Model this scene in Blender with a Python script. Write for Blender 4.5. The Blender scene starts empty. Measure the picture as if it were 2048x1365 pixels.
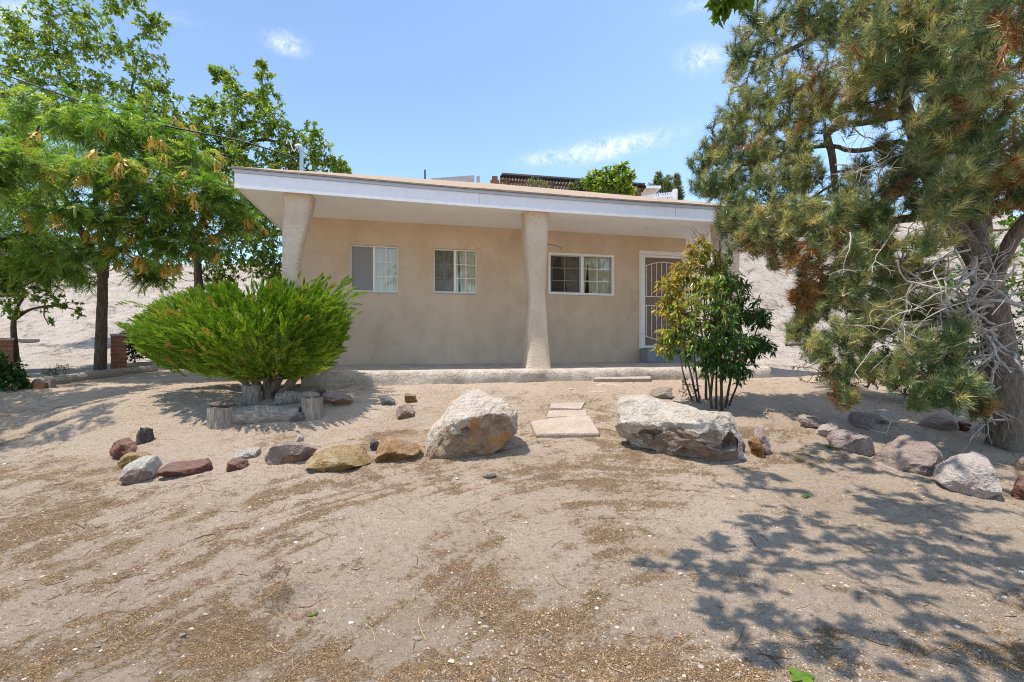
import bpy, math, random
import numpy as np
R = math.radians
rng = np.random.default_rng(7)
random.seed(7)
C = bpy.context.scene.collection
F, CX, HY, EYE = 940.0, 1024.0, 690.0, 1.5      # focal length (px of the 2048 px photo), centre, horizon, eye height

# ------------------------------------------------------------------ noise
def _h(ix, iy, iz):
    n = (ix.astype(np.int64) * 374761393 + iy.astype(np.int64) * 668265263 + iz.astype(np.int64) * 2147483647) & 0xFFFFFFFF
    n = ((n ^ (n >> 13)) * 1274126177) & 0xFFFFFFFF
    n = (n ^ (n >> 16)) & 0xFFFFFFFF
    return n / 4294967295.0
def vnoise(p):
    p = np.asarray(p, float); i = np.floor(p); f = p - i; f = f * f * (3 - 2 * f); i = i.astype(np.int64)
    r = 0
    for dx in (0, 1):
        for dy in (0, 1):
            for dz in (0, 1):
                w = (f[:, 0] if dx else 1 - f[:, 0]) * (f[:, 1] if dy else 1 - f[:, 1]) * (f[:, 2] if dz else 1 - f[:, 2])
                r = r + w * _h(i[:, 0] + dx, i[:, 1] + dy, i[:, 2] + dz)
    return r * 2 - 1
def fbm(p, o=4, g=.5):
    p = np.asarray(p, float); a, s, r = 1., 0., 0
    for k in range(o):
        r = r + a * vnoise(p * 2 ** k + 17.3 * k); s += a; a *= g
    return r / s
def p2(x, y, s=1., z=0.):
    return np.stack([np.ravel(x) * s, np.ravel(y) * s, np.full(np.size(x), float(z))], 1)
def sstep(a, b, x):
    t = np.clip((x - a) / (b - a), 0, 1); return t * t * (3 - 2 * t)

# ------------------------------------------------------------------ mesh helpers
def nrm(v):
    v = np.asarray(v, float); return v / (np.linalg.norm(v, axis=-1, keepdims=True) + 1e-12)
class MB:
    def __init__(s): s.V, s.Fs, s.T, s.n = [], [], [], 0
    def add(s, v, f, t=.5):
        v = np.asarray(v, float).reshape(-1, 3); f = np.asarray(f, int)
        s.V.append(v); s.Fs.append(f + s.n); s.T.append(np.broadcast_to(np.asarray(t, float), (len(v),))); s.n += len(v)
    def build(s, name, mat, parent=None, smooth=False, loc=None):
        V = np.concatenate(s.V); T = np.concatenate(s.T)
        if loc is not None: V = V - np.asarray(loc, float)
        me = bpy.data.meshes.new(name)
        me.vertices.add(len(V)); me.vertices.foreach_set('co', V.ravel().astype(np.float32))
        li = np.concatenate([f.ravel() for f in s.Fs]); ct = np.concatenate([np.full(len(f), f.shape[1]) for f in s.Fs])
        me.loops.add(len(li)); me.loops.foreach_set('vertex_index', li.astype(np.int32))
        me.polygons.add(len(ct)); st = np.concatenate([[0], np.cumsum(ct)[:-1]])
        me.polygons.foreach_set('loop_start', st.astype(np.int32))
        me.polygons.foreach_set('loop_total', ct.astype(np.int32))
        me.polygons.foreach_set('use_smooth', np.full(len(ct), smooth))
        a = me.attributes.new('tint', 'FLOAT', 'POINT'); a.data.foreach_set('value', T.astype(np.float32))
        me.update(calc_edges=True)
        me.materials.append(mat)
        o = bpy.data.objects.new(name, me); C.objects.link(o)
        if parent is not None: o.parent = parent
        elif loc is not None: o.location = loc
        return o
    def box(s, a, b, t=.5):
        x0, y0, z0 = np.minimum(a, b); x1, y1, z1 = np.maximum(a, b)
        v = [(x0, y0, z0), (x1, y0, z0), (x1, y1, z0), (x0, y1, z0), (x0, y0, z1), (x1, y0, z1), (x1, y1, z1), (x0, y1, z1)]
        s.add(v, [(0, 3, 2, 1), (4, 5, 6, 7), (0, 1, 5, 4), (1, 2, 6, 5), (2, 3, 7, 6), (3, 0, 4, 7)], t)
    def tube(s, pts, rad, sides=6, t=.5, cap=False, wob=0.):
        P = np.asarray(pts, float); n = len(P); rad = np.broadcast_to(np.asarray(rad, float), (n,))
        d = np.gradient(P, axis=0); d = nrm(d)
        ref = np.array([0, 0, 1.]) if abs(d[:, 2]).mean() < .8 else np.array([1., 0, 0])
        u = nrm(np.cross(d, ref)); w = np.cross(d, u)
        a = np.linspace(0, 2 * np.pi, sides, endpoint=False)
        rr = rad[:, None] * np.ones(sides)
        if wob: rr = rr * (1 + wob * fbm(np.stack([np.repeat(np.arange(n) * .8, sides), np.tile(np.cos(a) * 1.3, n), np.tile(np.sin(a) * 1.3, n)], 1) + P[0].sum(), 3).reshape(n, sides))
        v = P[:, None] + rr[..., None] * (np.cos(a)[None, :, None] * u[:, None] + np.sin(a)[None, :, None] * w[:, None])
        i = np.arange(n - 1)[:, None] * sides; j = np.arange(sides)[None]; k = (j + 1) % sides
        f = np.stack([i + j, i + k, i + sides + k, i + sides + j], -1).reshape(-1, 4)
        s.add(v.reshape(-1, 3), f, t)
        if cap:
            b = s.n - n * sides
            s.Fs.append(np.arange(sides)[None, ::-1] + b); s.Fs.append(np.arange(sides)[None] + b + (n - 1) * sides)
def spline(pts, n):
    P = np.asarray(pts, float); m = len(P)
    if m < 3: return P[0] + (P[-1] - P[0]) * np.linspace(0, 1, n)[:, None]
    t = np.linspace(0, m - 1, n); i = np.clip(t.astype(int), 0, m - 2); f = (t - i)[:, None]
    Q = np.vstack([2 * P[0] - P[1], P, 2 * P[-1] - P[-2]])
    a, b, c, d = Q[i], Q[i + 1], Q[i + 2], Q[i + 3]
    return .5 * (2 * b + (c - a) * f + (2 * a - 5 * b + 4 * c - d) * f ** 2 + (3 * b - a - 3 * c + d) * f ** 3)
def tag(o, label=None, cat=None, group=None, kind=None):
    if label: o['label'] = label
    if cat: o['category'] = cat
    if group: o['group'] = group
    if kind: o['kind'] = kind
    return o
def empty(name, loc, rz=0.):
    o = bpy.data.objects.new(name, None); C.objects.link(o); o.location = loc; o.rotation_euler = (0, 0, rz); o.empty_display_size = .1
    return o

# ------------------------------------------------------------------ materials
def lin(r, g, b): return tuple(((c / 255) / 12.92 if c / 255 <= .04045 else ((c / 255 + .055) / 1.055) ** 2.4) for c in (r, g, b))
def newmat(name, rough=.85, spec=.25):
    m = bpy.data.materials.new(name); m.use_nodes = True; nt = m.node_tree
    b = nt.nodes['Principled BSDF']; b.inputs['Roughness'].default_value = rough; b.inputs['Specular IOR Level'].default_value = spec
    return m, nt, b
def N(nt, typ, **kw):
    n = nt.nodes.new(typ)
    for k, v in kw.items():
        if k in n.inputs: n.inputs[k].default_value = v
        else: setattr(n, k, v)
    return n
def ramp(nt, fac, stops):
    r = nt.nodes.new('ShaderNodeValToRGB'); e = r.color_ramp.elements
    while len(e) < len(stops): e.new(.5)
    for x, (p, c) in zip(e, stops): x.position = p; x.color = (*c, 1)
    nt.links.new(fac, r.inputs[0]); return r.outputs[0]
def noise(nt, scale, detail=6, rough=.6, vec=None, out=0, dist=0.):
    n = N(nt, 'ShaderNodeTexNoise', Scale=scale, Detail=detail, Roughness=rough, Distortion=dist)
    if vec is not None: nt.links.new(vec, n.inputs['Vector'])
    return n.outputs[out]
def coord(nt, kind='Object', scale=(1, 1, 1)):
    t = nt.nodes.new('ShaderNodeTexCoord')
    if scale == (1, 1, 1): return t.outputs[kind]
    m = nt.nodes.new('ShaderNodeMapping'); m.inputs['Scale'].default_value = scale
    nt.links.new(t.outputs[kind], m.inputs[0]); return m.outputs[0]
def mix(nt, fac, a, b, mode='MIX'):
    m = nt.nodes.new('ShaderNodeMix'); m.data_type = 'RGBA'; m.blend_type = mode
    for s, x in ((m.inputs[0], fac), (m.inputs[6], a), (m.inputs[7], b)):
        if hasattr(x, 'is_linked'): nt.links.new(x, s)
        elif isinstance(x, (int, float)): s.default_value = x
        else: s.default_value = (*x, 1)
    return m.outputs[2]
def math_(nt, op, a, b=None, clamp=False):
    m = nt.nodes.new('ShaderNodeMath'); m.operation = op; m.use_clamp = clamp
    for s, x in zip(m.inputs, (a, b)):
        if x is None: continue
        if hasattr(x, 'is_linked'): nt.links.new(x, s)
        else: s.default_value = x
    return m.outputs[0]
def bump(nt, b, h, strength=.5, dist=.02):
    n = N(nt, 'ShaderNodeBump', Strength=strength, Distance=dist); nt.links.new(h, n.inputs['Height'])
    nt.links.new(n.outputs[0], b.inputs['Normal']); return n
def two_tone(name, c1, c2, scale=4, rough=.9, bs=.4, bd=.01, fine=60, spec=.2, stretch=(1, 1, 1), lo=.35, hi=.65):
    m, nt, b = newmat(name, rough, spec); co = coord(nt, 'Object', stretch)
    f = noise(nt, scale, 8, .65, co)
    col = ramp(nt, f, [(lo, c1), (hi, c2)])
    f2 = noise(nt, fine, 6, .7, co)
    col = mix(nt, .35, col, ramp(nt, f2, [(.3, (.3, .3, .3)), (.7, (1, 1, 1))]), 'MULTIPLY')
    nt.links.new(col, b.inputs['Base Color'])
    bump(nt, b, math_(nt, 'ADD', f2, math_(nt, 'MULTIPLY', f, 1.5)), bs, bd); return m
def flat(name, c, rough=.6, spec=.3, metal=0.):
    m, nt, b = newmat(name, rough, spec); b.inputs['Base Color'].default_value = (*c, 1); b.inputs['Metallic'].default_value = metal
    f = noise(nt, 9, 5, .6, coord(nt))
    nt.links.new(mix(nt, .25, c, ramp(nt, f, [(.3, tuple(x * .72 for x in c)), (.7, tuple(min(1, x * 1.1) for x in c))])), b.inputs['Base Color'])
    return m
def leafmat(name, stops, trans=.35, rough=.5, spec=.35):
    m, nt, b = newmat(name, rough, spec)
    a = N(nt, 'ShaderNodeAttribute', attribute_name='tint')
    col = ramp(nt, a.outputs['Fac'], stops); nt.links.new(col, b.inputs['Base Color'])
    tr = nt.nodes.new('ShaderNodeBsdfTranslucent')
    nt.links.new(mix(nt, 1., col, (1.15, 1.2, .55), 'MULTIPLY'), tr.inputs[0])
    ms = nt.nodes.new('ShaderNodeMixShader'); ms.inputs[0].default_value = trans
    nt.links.new(b.outputs[0], ms.inputs[1]); nt.links.new(tr.outputs[0], ms.inputs[2])
    nt.links.new(ms.outputs[0], nt.nodes['Material Output'].inputs[0]); return m
def rockmat(name, c1, c2, c3, s=5., bs=.7, layered=False, stain=None, lo=.42, hi=.6, fresh=None):
    m, nt, b = newmat(name, .92, .15); co = coord(nt, 'Object', (1, 1, 5) if layered else (1, 1, 1))
    f = noise(nt, s, 9, .68, co, dist=.4)
    col = ramp(nt, f, [(lo - .1, c1), ((lo + hi) / 2, c2), (hi + .08, c3)])
    f2 = noise(nt, s * 9, 8, .7, co)
    col = mix(nt, .55, col, ramp(nt, f2, [(.32, (.35, .33, .31)), (.6, (1, 1, 1))]), 'MULTIPLY')
    if fresh:                                                      # shade of undercut fronts and hollows painted in as broken-stone brown
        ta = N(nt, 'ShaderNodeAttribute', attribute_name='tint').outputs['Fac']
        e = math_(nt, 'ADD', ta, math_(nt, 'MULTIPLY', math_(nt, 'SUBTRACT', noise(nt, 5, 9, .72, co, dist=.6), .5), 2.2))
        shade_col = ramp(nt, noise(nt, 6, 8, .7, co), [(.35, fresh[0]), (.62, fresh[1])])
        shade_col = mix(nt, .5, shade_col, ramp(nt, f2, [(.32, (.4, .37, .34)), (.6, (1, 1, 1))]), 'MULTIPLY')
        col = mix(nt, ramp(nt, e, [(.44, (0, 0, 0)), (.56, (1, 1, 1))]), col, shade_col)
    if stain:
        f3 = noise(nt, 2.6, 4, .5, coord(nt, 'Object', (1.6, 1, .8)), dist=.6)
        col = mix(nt, ramp(nt, f3, [(.56, (0, 0, 0)), (.64, (.85, .85, .85))]), col, stain)
    ge = nt.nodes.new('ShaderNodeNewGeometry'); sz_ = nt.nodes.new('ShaderNodeSeparateXYZ'); nt.links.new(ge.outputs['Normal'], sz_.inputs[0])   # dust of the yard lying on the upward faces
    du = math_(nt, 'MULTIPLY', math_(nt, 'MULTIPLY', math_(nt, 'SUBTRACT', sz_.outputs[2], .35, True), 1.1), noise(nt, 6, 8, .75, co))
    col = mix(nt, math_(nt, 'MINIMUM', du, .28), col, (.55, .45, .36))
    nt.links.new(col, b.inputs['Base Color'])
    v = N(nt, 'ShaderNodeTexVoronoi', Scale=s * 2.2, feature='DISTANCE_TO_EDGE'); nt.links.new(co, v.inputs['Vector'])
    h = math_(nt, 'ADD', math_(nt, 'ADD', math_(nt, 'MULTIPLY', f, 2.), f2), math_(nt, 'MINIMUM', v.outputs[0], .12))
    bump(nt, b, h, min(1., bs * 1.4), .05); return m

M = {}
def ground_mat():
    m, nt, b = newmat('dirt', .95, .1); co = coord(nt, 'Object')
    la = N(nt, 'ShaderNodeAttribute', attribute_name='tint').outputs['Fac']        # how much plant litter lies there
    pa = N(nt, 'ShaderNodeAttribute', attribute_name='pale').outputs['Fac']        # pale hillside soil
    big = noise(nt, .9, 6, .6, co)
    dirt = ramp(nt, big, [(.3, (.52, .40, .295)), (.5, (.625, .495, .38)), (.7, (.69, .56, .445))])
    fine = noise(nt, 75, 9, .8, co)
    mid = noise(nt, 24, 9, .75, co, dist=.5)                       # crumbly crust
    mp = nt.nodes.new('ShaderNodeMapping'); mp.inputs['Rotation'].default_value = (0, 0, .62); mp.inputs['Scale'].default_value = (5, 30, 1); nt.links.new(co, mp.inputs[0])
    rake = noise(nt, 1., 7, .7, mp.outputs[0], dist=.8)
    dirt = mix(nt, .62, dirt, ramp(nt, mid, [(.36, (.46, .40, .34)), (.46, (1, 1, 1))]), 'MULTIPLY')  # micro-shadow between the crumbs painted in as dark speckle
    dirt = mix(nt, .45, dirt, ramp(nt, rake, [(.36, (.46, .385, .31)), (.43, (1, 1, 1))]), 'MULTIPLY')
    dirt = mix(nt, .5, dirt, ramp(nt, fine, [(.30, (.36, .33, .30)), (.46, (1, 1, 1))]), 'MULTIPLY')
    sp = noise(nt, 170, 5, .7, coord(nt, 'Object', (1, .6, 1)))
    lit = ramp(nt, sp, [(.32, (.10, .06, .03)), (.5, (.33, .22, .12)), (.66, (.54, .41, .265))])
    edge = math_(nt, 'ADD', la, math_(nt, 'MULTIPLY', math_(nt, 'SUBTRACT', noise(nt, 30, 9, .8, co), .5), 2.1))
    k = ramp(nt, edge, [(.46, (0, 0, 0)), (.60, (.85, .85, .85))])
    col = mix(nt, k, dirt, lit)
    pale = ramp(nt, noise(nt, 1.6, 12, .76, co, dist=.9), [(.36, (.22, .18, .15)), (.45, (.62, .53, .45)), (.66, (.78, .695, .61))])
    col = mix(nt, pa, col, pale)
    nt.links.new(col, b.inputs['Base Color'])
    h = math_(nt, 'ADD', math_(nt, 'ADD', math_(nt, 'MULTIPLY', mid, 1.8), rake), math_(nt, 'ADD', fine, math_(nt, 'MULTIPLY', math_(nt, 'MULTIPLY', sp, la), 1.)))
    bn = bump(nt, b, h, 1., .035)
    gl = N(nt, 'ShaderNodeTexNoise', Scale=1., Detail=9, Roughness=.7, Distortion=.6); nt.links.new(coord(nt, 'Object', (.85, .3, .6)), gl.inputs['Vector'])   # eroded bank
    b2 = N(nt, 'ShaderNodeBump', Strength=1., Distance=1.1); nt.links.new(math_(nt, 'MULTIPLY', math_(nt, 'ADD', gl.outputs[0], math_(nt, 'MULTIPLY', noise(nt, 5.5, 10, .75, co), .10)), pa), b2.inputs['Height'])
    nt.links.new(b2.outputs[0], bn.inputs['Normal']); return m
def stucco(name, c1, c2, grain=95, bs=.35, bd=.006, crack=.45):
    m, nt, b = newmat(name, .93, .12); co = coord(nt)
    f = noise(nt, 1.1, 9, .68, co); col = ramp(nt, f, [(.34, c1), (.64, c2)])
    st = noise(nt, 3.2, 5, .6, coord(nt, 'Object', (1, 1, .75)))
    col = mix(nt, .3, col, ramp(nt, st, [(.34, (.66, .62, .58)), (.56, (1, 1, 1))]), 'MULTIPLY')
    g = noise(nt, grain, 5, .65, co)
    col = mix(nt, .25, col, ramp(nt, g, [(.3, (.6, .6, .6)), (.6, (1, 1, 1))]), 'MULTIPLY')
    vo = N(nt, 'ShaderNodeTexVoronoi', Scale=.55, feature='DISTANCE_TO_EDGE'); va = nt.nodes.new('ShaderNodeVectorMath'); va.operation = 'MULTIPLY_ADD'; va.inputs[1].default_value = (.5, .5, .5)
    nt.links.new(noise(nt, 2.5, 8, .65, co, 1), va.inputs[0]); nt.links.new(co, va.inputs[2]); nt.links.new(va.outputs[0], vo.inputs['Vector'])
    ck = math_(nt, 'MULTIPLY', ramp(nt, vo.outputs[0], [(.0, (1, 1, 1)), (.006, (0, 0, 0))]), ramp(nt, noise(nt, .9, 3, .5, co), [(.5, (0, 0, 0)), (.6, (crack,) * 3)]))   # hairline cracks
    col = mix(nt, ck, col, tuple(.45 * q for q in c1))
    nt.links.new(col, b.inputs['Base Color']); bump(nt, b, math_(nt, 'SUBTRACT', g, math_(nt, 'MULTIPLY', ck, .5)), bs, bd); return m
M['ground'] = ground_mat()
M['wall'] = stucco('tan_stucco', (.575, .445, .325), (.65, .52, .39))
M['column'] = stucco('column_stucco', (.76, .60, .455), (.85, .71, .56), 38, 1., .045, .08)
M['white'] = flat('white_paint', (.80, .80, .83), .5); M['trim'] = flat('bright_white_trim', (.96, .95, .93), .5)
M['soffit'] = flat('soffit_paint', (.91, .93, .94), .7)
M['drip'] = flat('grey_drip_edge', (.45, .47, .52), .5)
M['frame'] = flat('white_vinyl', (.80, .79, .76), .45)
M['metal'] = flat('galvanised', (.42, .50, .56), .4, .5, .5)
M['shingle'] = two_tone('tan_shingles', (.33, .25, .18), (.47, .37, .28), 14, .95, .7, .01, 120, .1)
M['concrete'] = two_tone('concrete', (.44, .36, .29), (.70, .62, .53), 3.6, .95, 1., .04, 28, .1)
M['step'] = two_tone('grey_step', (.25, .26, .29), (.34, .35, .38), 3, .95, .4, .01, 50, .1)
M['curtain'] = flat('curtain', (.86, .80, .66), .9, .05)
M['dark'] = flat('dark_room', (.03, .027, .024), .9, .05)
M['wood'] = two_tone('old_wood', (.22, .175, .14), (.56, .50, .43), 8, .95, .9, .02, 40, .1, (6, 6, .8))
M['logwood'] = two_tone('old_log', (.24, .20, .165), (.56, .50, .44), 8, .95, .9, .02, 40, .1, (.8, 6, 6))
M['bark'] = two_tone('grey_brown_bark', (.085, .06, .045), (.21, .155, .115), 9, .95, 1., .03, 45, .1, (3, 3, .7))
M['pinebark'] = two_tone('pine_bark', (.22, .165, .125), (.50, .41, .335), 10, .95, 1., .04, 40, .1, (3, 3, .8))
M['deadwood'] = two_tone('dead_twigs', (.36, .31, .27), (.62, .57, .52), 8, .95, .4, .01, 50, .1)
M['twig'] = flat('brown_twigs', (.13, .09, .06), .9, .1)
M['brick'] = two_tone('red_brick', (.20, .085, .05), (.30, .14, .085), 7, .95, .5, .01, 60, .1)
M['screen'] = flat('insect_screen', (.23, .225, .24), .8, .1)
M['doorscreen'] = flat('brown_door_screen', (.23, .175, .135), .8, .1)
M['brass'] = flat('brass', (.55, .36, .12), .4, .5, .6)
M['black'] = flat('black_cable', (.02, .02, .02), .6)
M['tile'] = two_tone('brown_roof_poles', (.24, .115, .05), (.44, .24, .11), 9, .95, .5, .02, 40, .1)
M['cmu'] = two_tone('grey_block', (.36, .34, .35), (.48, .46, .46), 6, .95, .5, .01, 60, .1)
m, nt, b = newmat('window_glass', .03, .5)
g = nt.nodes.new('ShaderNodeBsdfGlossy'); g.inputs['Roughness'].default_value = .02
t_ = nt.nodes.new('ShaderNodeBsdfTransparent'); t_.inputs[0].default_value = (.95, .96, .95, 1)
fr = N(nt, 'ShaderNodeFresnel', IOR=1.5); ms = nt.nodes.new('ShaderNodeMixShader')
nt.links.new(math_(nt, 'MULTIPLY', fr.outputs[0], 1.6, True), ms.inputs[0]); nt.links.new(t_.outputs[0], ms.inputs[1]); nt.links.new(g.outputs[0], ms.inputs[2])
nt.links.new(ms.outputs[0], nt.nodes['Material Output'].inputs[0]); M['glass'] = m

M['locust'] = leafmat('feathery_leaves', [(0, (.05, .145, .02)), (.5, (.18, .31, .045)), (1, (.43, .49, .125))], .45, .38, .5)
M['broad'] = leafmat('broad_leaves', [(0, (.06, .145, .016)), (.5, (.20, .305, .032)), (1, (.47, .49, .09))], .45, .34, .6)
M['bright'] = leafmat('bright_leaves', [(0, (.07, .17, .02)), (1, (.19, .31, .04))], .45)
M['darkleaf'] = leafmat('dark_leaves', [(0, (.012, .04, .008)), (1, (.04, .10, .02))], .3)
M['juniper'] = leafmat('juniper_sprays', [(0, (.07, .16, .01)), (.5, (.20, .335, .025)), (.9, (.48, .55, .08)), (1, (.42, .27, .07))], .32, .6, .2)
M['pine'] = leafmat('pine_needles', [(0, (.035, .09, .05)), (.28, (.155, .235, .105)), (.52, (.40, .44, .19)), (.74, (.70, .62, .27)), (.8, (.25, .115, .036)), (1, (.42, .225, .085))], .18, .34, .5)
M['nandina'] = leafmat('nandina_leaves', [(0, (.03, .10, .018)), (.4, (.085, .19, .03)), (.6, (.27, .33, .05)), (.87, (.48, .42, .08)), (1, (.34, .10, .03))], .35, .33, .55)
M['pod'] = leafmat('dry_pods', [(0, (.42, .26, .04)), (1, (.62, .45, .10))], .3)
M['hill'] = leafmat('sage_leaves', [(0, (.09, .13, .05)), (1, (.24, .27, .11))], .3)
M['litter'] = leafmat('dry_litter', [(0, (.08, .045, .02)), (.5, (.28, .18, .095)), (1, (.46, .34, .21))], .0, .9, .05)

# ------------------------------------------------------------------ house frame of reference
P0 = np.array([3.35, 10.3]); TH = math.atan2(.227, .974)
D = np.array([math.cos(TH), math.sin(TH)]); NN = np.array([math.sin(TH), -math.cos(TH)])
def wpx(u, t=0.):            # pixel column -> (s, Y) on the vertical plane t metres in front of the facade
    k = (u - CX) / F; o = P0 + t * NN
    A = np.array([[D[0], -k], [D[1], -1.]]); s, Y = np.linalg.solve(A, -o); return s, Y
def zpx(v, Y): return EYE + (HY - v) / F * Y
def px(u, v, Y): return np.array([(u - CX) / F * Y, Y, zpx(v, Y)])

# ------------------------------------------------------------------ ground
def H(x, y):
    x = np.asarray(x, float); y = np.asarray(y, float)
    base = np.interp(y, [-20, 1.2, 2.2, 3, 4, 5, 6, 7, 7.7, 9, 12, 14], [0, 0, .02, .08, .2, .37, .575, .775, .86, .9, .97, 1.0])
    lft = np.interp(y, [11, 13, 16, 19, 22, 26, 30, 60, 200, 700], [0, .2, .75, 1.7, 3.0, 4.6, 5.4, 5.4, 2, 0])
    rgt = np.interp(y, [11, 13, 15, 18, 21, 25, 28, 32, 60, 200, 700], [0, .35, 1.5, 3.9, 5.6, 6.9, 8.3, 8.6, 8.6, 3, 0])
    w = sstep(-3, 4, x - .15 * (y - 12))
    z = base + lft * (1 - w) + rgt * w
    s = (x - P0[0]) * D[0] + (y - P0[1]) * D[1]; t = (x - P0[0]) * NN[0] + (y - P0[1]) * NN[1]
    q = np.maximum(np.maximum(-8.6 - s, s - 1.9), np.maximum(t - 1.9, -8. - t))
    k = sstep(0, 2.2, q)
    z0_ = .885; base2 = np.maximum(t - 1.86, 0); kk = (1 - sstep(0, 1.5, base2)) * (1 - sstep(2.2, 3.4, s)) * sstep(-10.5, -8.4, s)
    z = np.where((t > .5) & (y < 9.5), z + (z0_ - z) * kk, z)
    return np.where(y > 8, z * k + np.minimum(z, .93) * (1 - k), z)
def gp(u, v):                # pixel -> point on the ground
    Y = np.linspace(1.2, 40, 4000); X = (u - CX) / F * Y; Z = zpx(v, Y)
    d = Z - H(X, Y); i = np.argmax(d < 0) if (d < 0).any() else -1
    return np.array([X[i], Y[i], H(X[i], Y[i])])
LP = [(950, 1120, 130, 90, .3), (1260, 1110, 130, 70, .35), (1250, 1010, 220, 40, .3), (900, 950, 200, 30, .25), (1130, 1260, 170, 60, .35), (1000, 1210, 120, 50, .25), (700, 950, 160, 30, .2), (900, 1345, 220, 40, .25), (420, 1320, 160, 50, .2), (1300, 1330, 200, 50, .25),
      (1080, 1060, 60, 60, -.35), (1320, 1190, 120, 40, -.35), (850, 1290, 120, 40, -.3), (760, 1180, 90, 30, -.15), (250, 1200, 200, 60, -.15), (1450, 1080, 100, 60, -.2)]
def litter_mask(x, y):
    wx = fbm(p2(x, y, .7, 3), 3); wy = fbm(p2(x, y, .7, 9), 3)
    a = fbm(np.stack([(x + wx * .9) * .75, (y + wy * .9) * 1.3, np.zeros_like(x)], 1), 5, .6)
    an = -.75 + .5 * vnoise(p2(x, y, .35, 5)); r1 = x * np.sin(an) + y * np.cos(an); r2 = x * np.cos(an) - y * np.sin(an)
    st = fbm(np.stack([r2 * 1.6, r1 * 15, np.ones_like(x)], 1), 4, .65)
    hf = fbm(p2(x, y, 8, 21), 5, .75)
    g = np.zeros_like(x)
    for u, v, ru, rv, s in LP:
        p = gp(u, v); Yl = p[1]; g += s * np.exp(-((x - p[0]) / (ru / F * Yl)) ** 2 - ((y - Yl) / (rv / F * Yl * Yl / 1.3)) ** 2)
    g2 = np.where(y > 5.6, .22, 0) + np.where(x < -2.2, .08, 0)
    return np.clip(.40 + .62 * a + .42 * st + .55 * hf + g * .9 - g2, 0, 1)
def axis(core0, core1, step, lo, hi, g):
    c = list(np.arange(core0, core1, step)); d = step; x = c[-1]
    while x < hi: d *= g; x += d; c.append(x)
    d = step; x = core0; pre = []
    while x > lo: d *= g; x -= d; pre.append(x)
    return np.array(pre[::-1] + c)
gx = axis(-5.2, 5.6, .024, -700, 700, 1.06); gy = axis(1.9, 6.2, .016, -300, 900, 1.05)
X, Y = np.meshgrid(gx, gy); x, y = X.ravel(), Y.ravel()
z = H(x, y); lm = litter_mask(x, y)
near = 1 - sstep(8, 14, y)
rel = .030 * fbm(p2(x, y, 1.1), 4) + .016 * fbm(p2(x, y, 5.5, 2), 3)
an = -.75 + .5 * vnoise(p2(x, y, .35, 5)); r1 = x * np.sin(an) + y * np.cos(an); r2 = x * np.cos(an) - y * np.sin(an)
rel += .014 * fbm(np.stack([r2 * 1.3, r1 * 13, np.ones_like(x) * 4], 1), 3)
rel += .009 * fbm(p2(x, y, 24, 7), 3, .65)
nearh = sstep(-.6, .3, -(np.abs((x - P0[0]) * NN[0] + (y - P0[1]) * NN[1] - 1.9)))
z = z + rel * near * (1 - .6 * nearh)
hill = sstep(12.5, 17, y) * (1 - sstep(60, 120, y))
er = fbm(p2(x, y, .45, 6), 5, .6); ri = 1 - np.abs(fbm(np.stack([x * .9, y * .25, np.zeros_like(x)], 1), 4))
z = z + hill * (.55 * er + .35 * (ri - .7) + .12 * fbm(p2(x, y, 2.2, 8), 4, .6))
for (u, v, r, dp) in ((565, 1160, .12, .03), (610, 1215, .16, .04), (500, 1200, .13, .025), (655, 1150, .1, .02)):   # footprints
    p = gp(u, v); q = ((x - p[0]) ** 2 / r ** 2 + (y - p[1]) ** 2 / (r * .8) ** 2)
    z -= 1.7 * dp * np.exp(-q ** 2) - dp * .8 * np.exp(-(np.sqrt(q) - 1.3) ** 2 * 9)
for (ua, va, ub, vb, hw, sp_, am) in ((700, 1120, 1060, 1365, .42, .065, .0085), (1040, 930, 520, 1010, .22, .05, .006), (300, 1200, 640, 1290, .25, .055, .007), (60, 1000, 420, 960, .3, .06, .006), (1330, 980, 1000, 960, .2, .05, .006)):   # tyre and rake tracks
    pa, pb = gp(ua, va)[:2], gp(ub, vb)[:2]; dr = (pb - pa) / np.linalg.norm(pb - pa); al = (x - pa[0]) * dr[0] + (y - pa[1]) * dr[1]; ac = -(x - pa[0]) * dr[1] + (y - pa[1]) * dr[0]
    ac = ac + .09 * vnoise(p2(x, y, .9, 31)); L_ = np.linalg.norm(pb - pa); m_ = np.exp(-(ac / hw) ** 4) * sstep(-.2, .3, al) * (1 - sstep(L_ - .3, L_ + .3, al)) * sstep(-.35, .25, fbm(p2(x, y, 2.3, 33), 3))
    z = z + am * m_ * np.sin(ac / sp_ * 6.283) * (y < 7)
mb = MB(); nx, ny = len(gx), len(gy)
i = (np.arange(ny - 1)[:, None] * nx + np.arange(nx - 1)[None]).ravel()
mb.add(np.stack([x, y, z], 1), np.stack([i, i + 1, i + nx + 1, i + nx], 1), lm * (1 - sstep(9, 12, y)))
go = mb.build('ground', M['ground'], smooth=True); tag(go, kind='structure')
a = go.data.attributes.new('pale', 'FLOAT', 'POINT')
pale_v = sstep(9.2, 11.5, y + .6 * fbm(p2(x, y, .8), 3)); a.data.foreach_set('value', pale_v.astype(np.float32))
GX, GY, GZ = gx, gy, z.reshape(ny, nx)
def HZ(x, y):                # height of the finished sheet
    x = np.atleast_1d(np.asarray(x, float)); y = np.atleast_1d(np.asarray(y, float))
    i = np.clip(np.searchsorted(GX, x) - 1, 0, nx - 2); j = np.clip(np.searchsorted(GY, y) - 1, 0, ny - 2)
    fx = (x - GX[i]) / (GX[i + 1] - GX[i]); fy = (y - GY[j]) / (GY[j + 1] - GY[j])
    return (GZ[j, i] * (1 - fx) + GZ[j, i + 1] * fx) * (1 - fy) + (GZ[j + 1, i] * (1 - fx) + GZ[j + 1, i + 1] * fx) * fy

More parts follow.
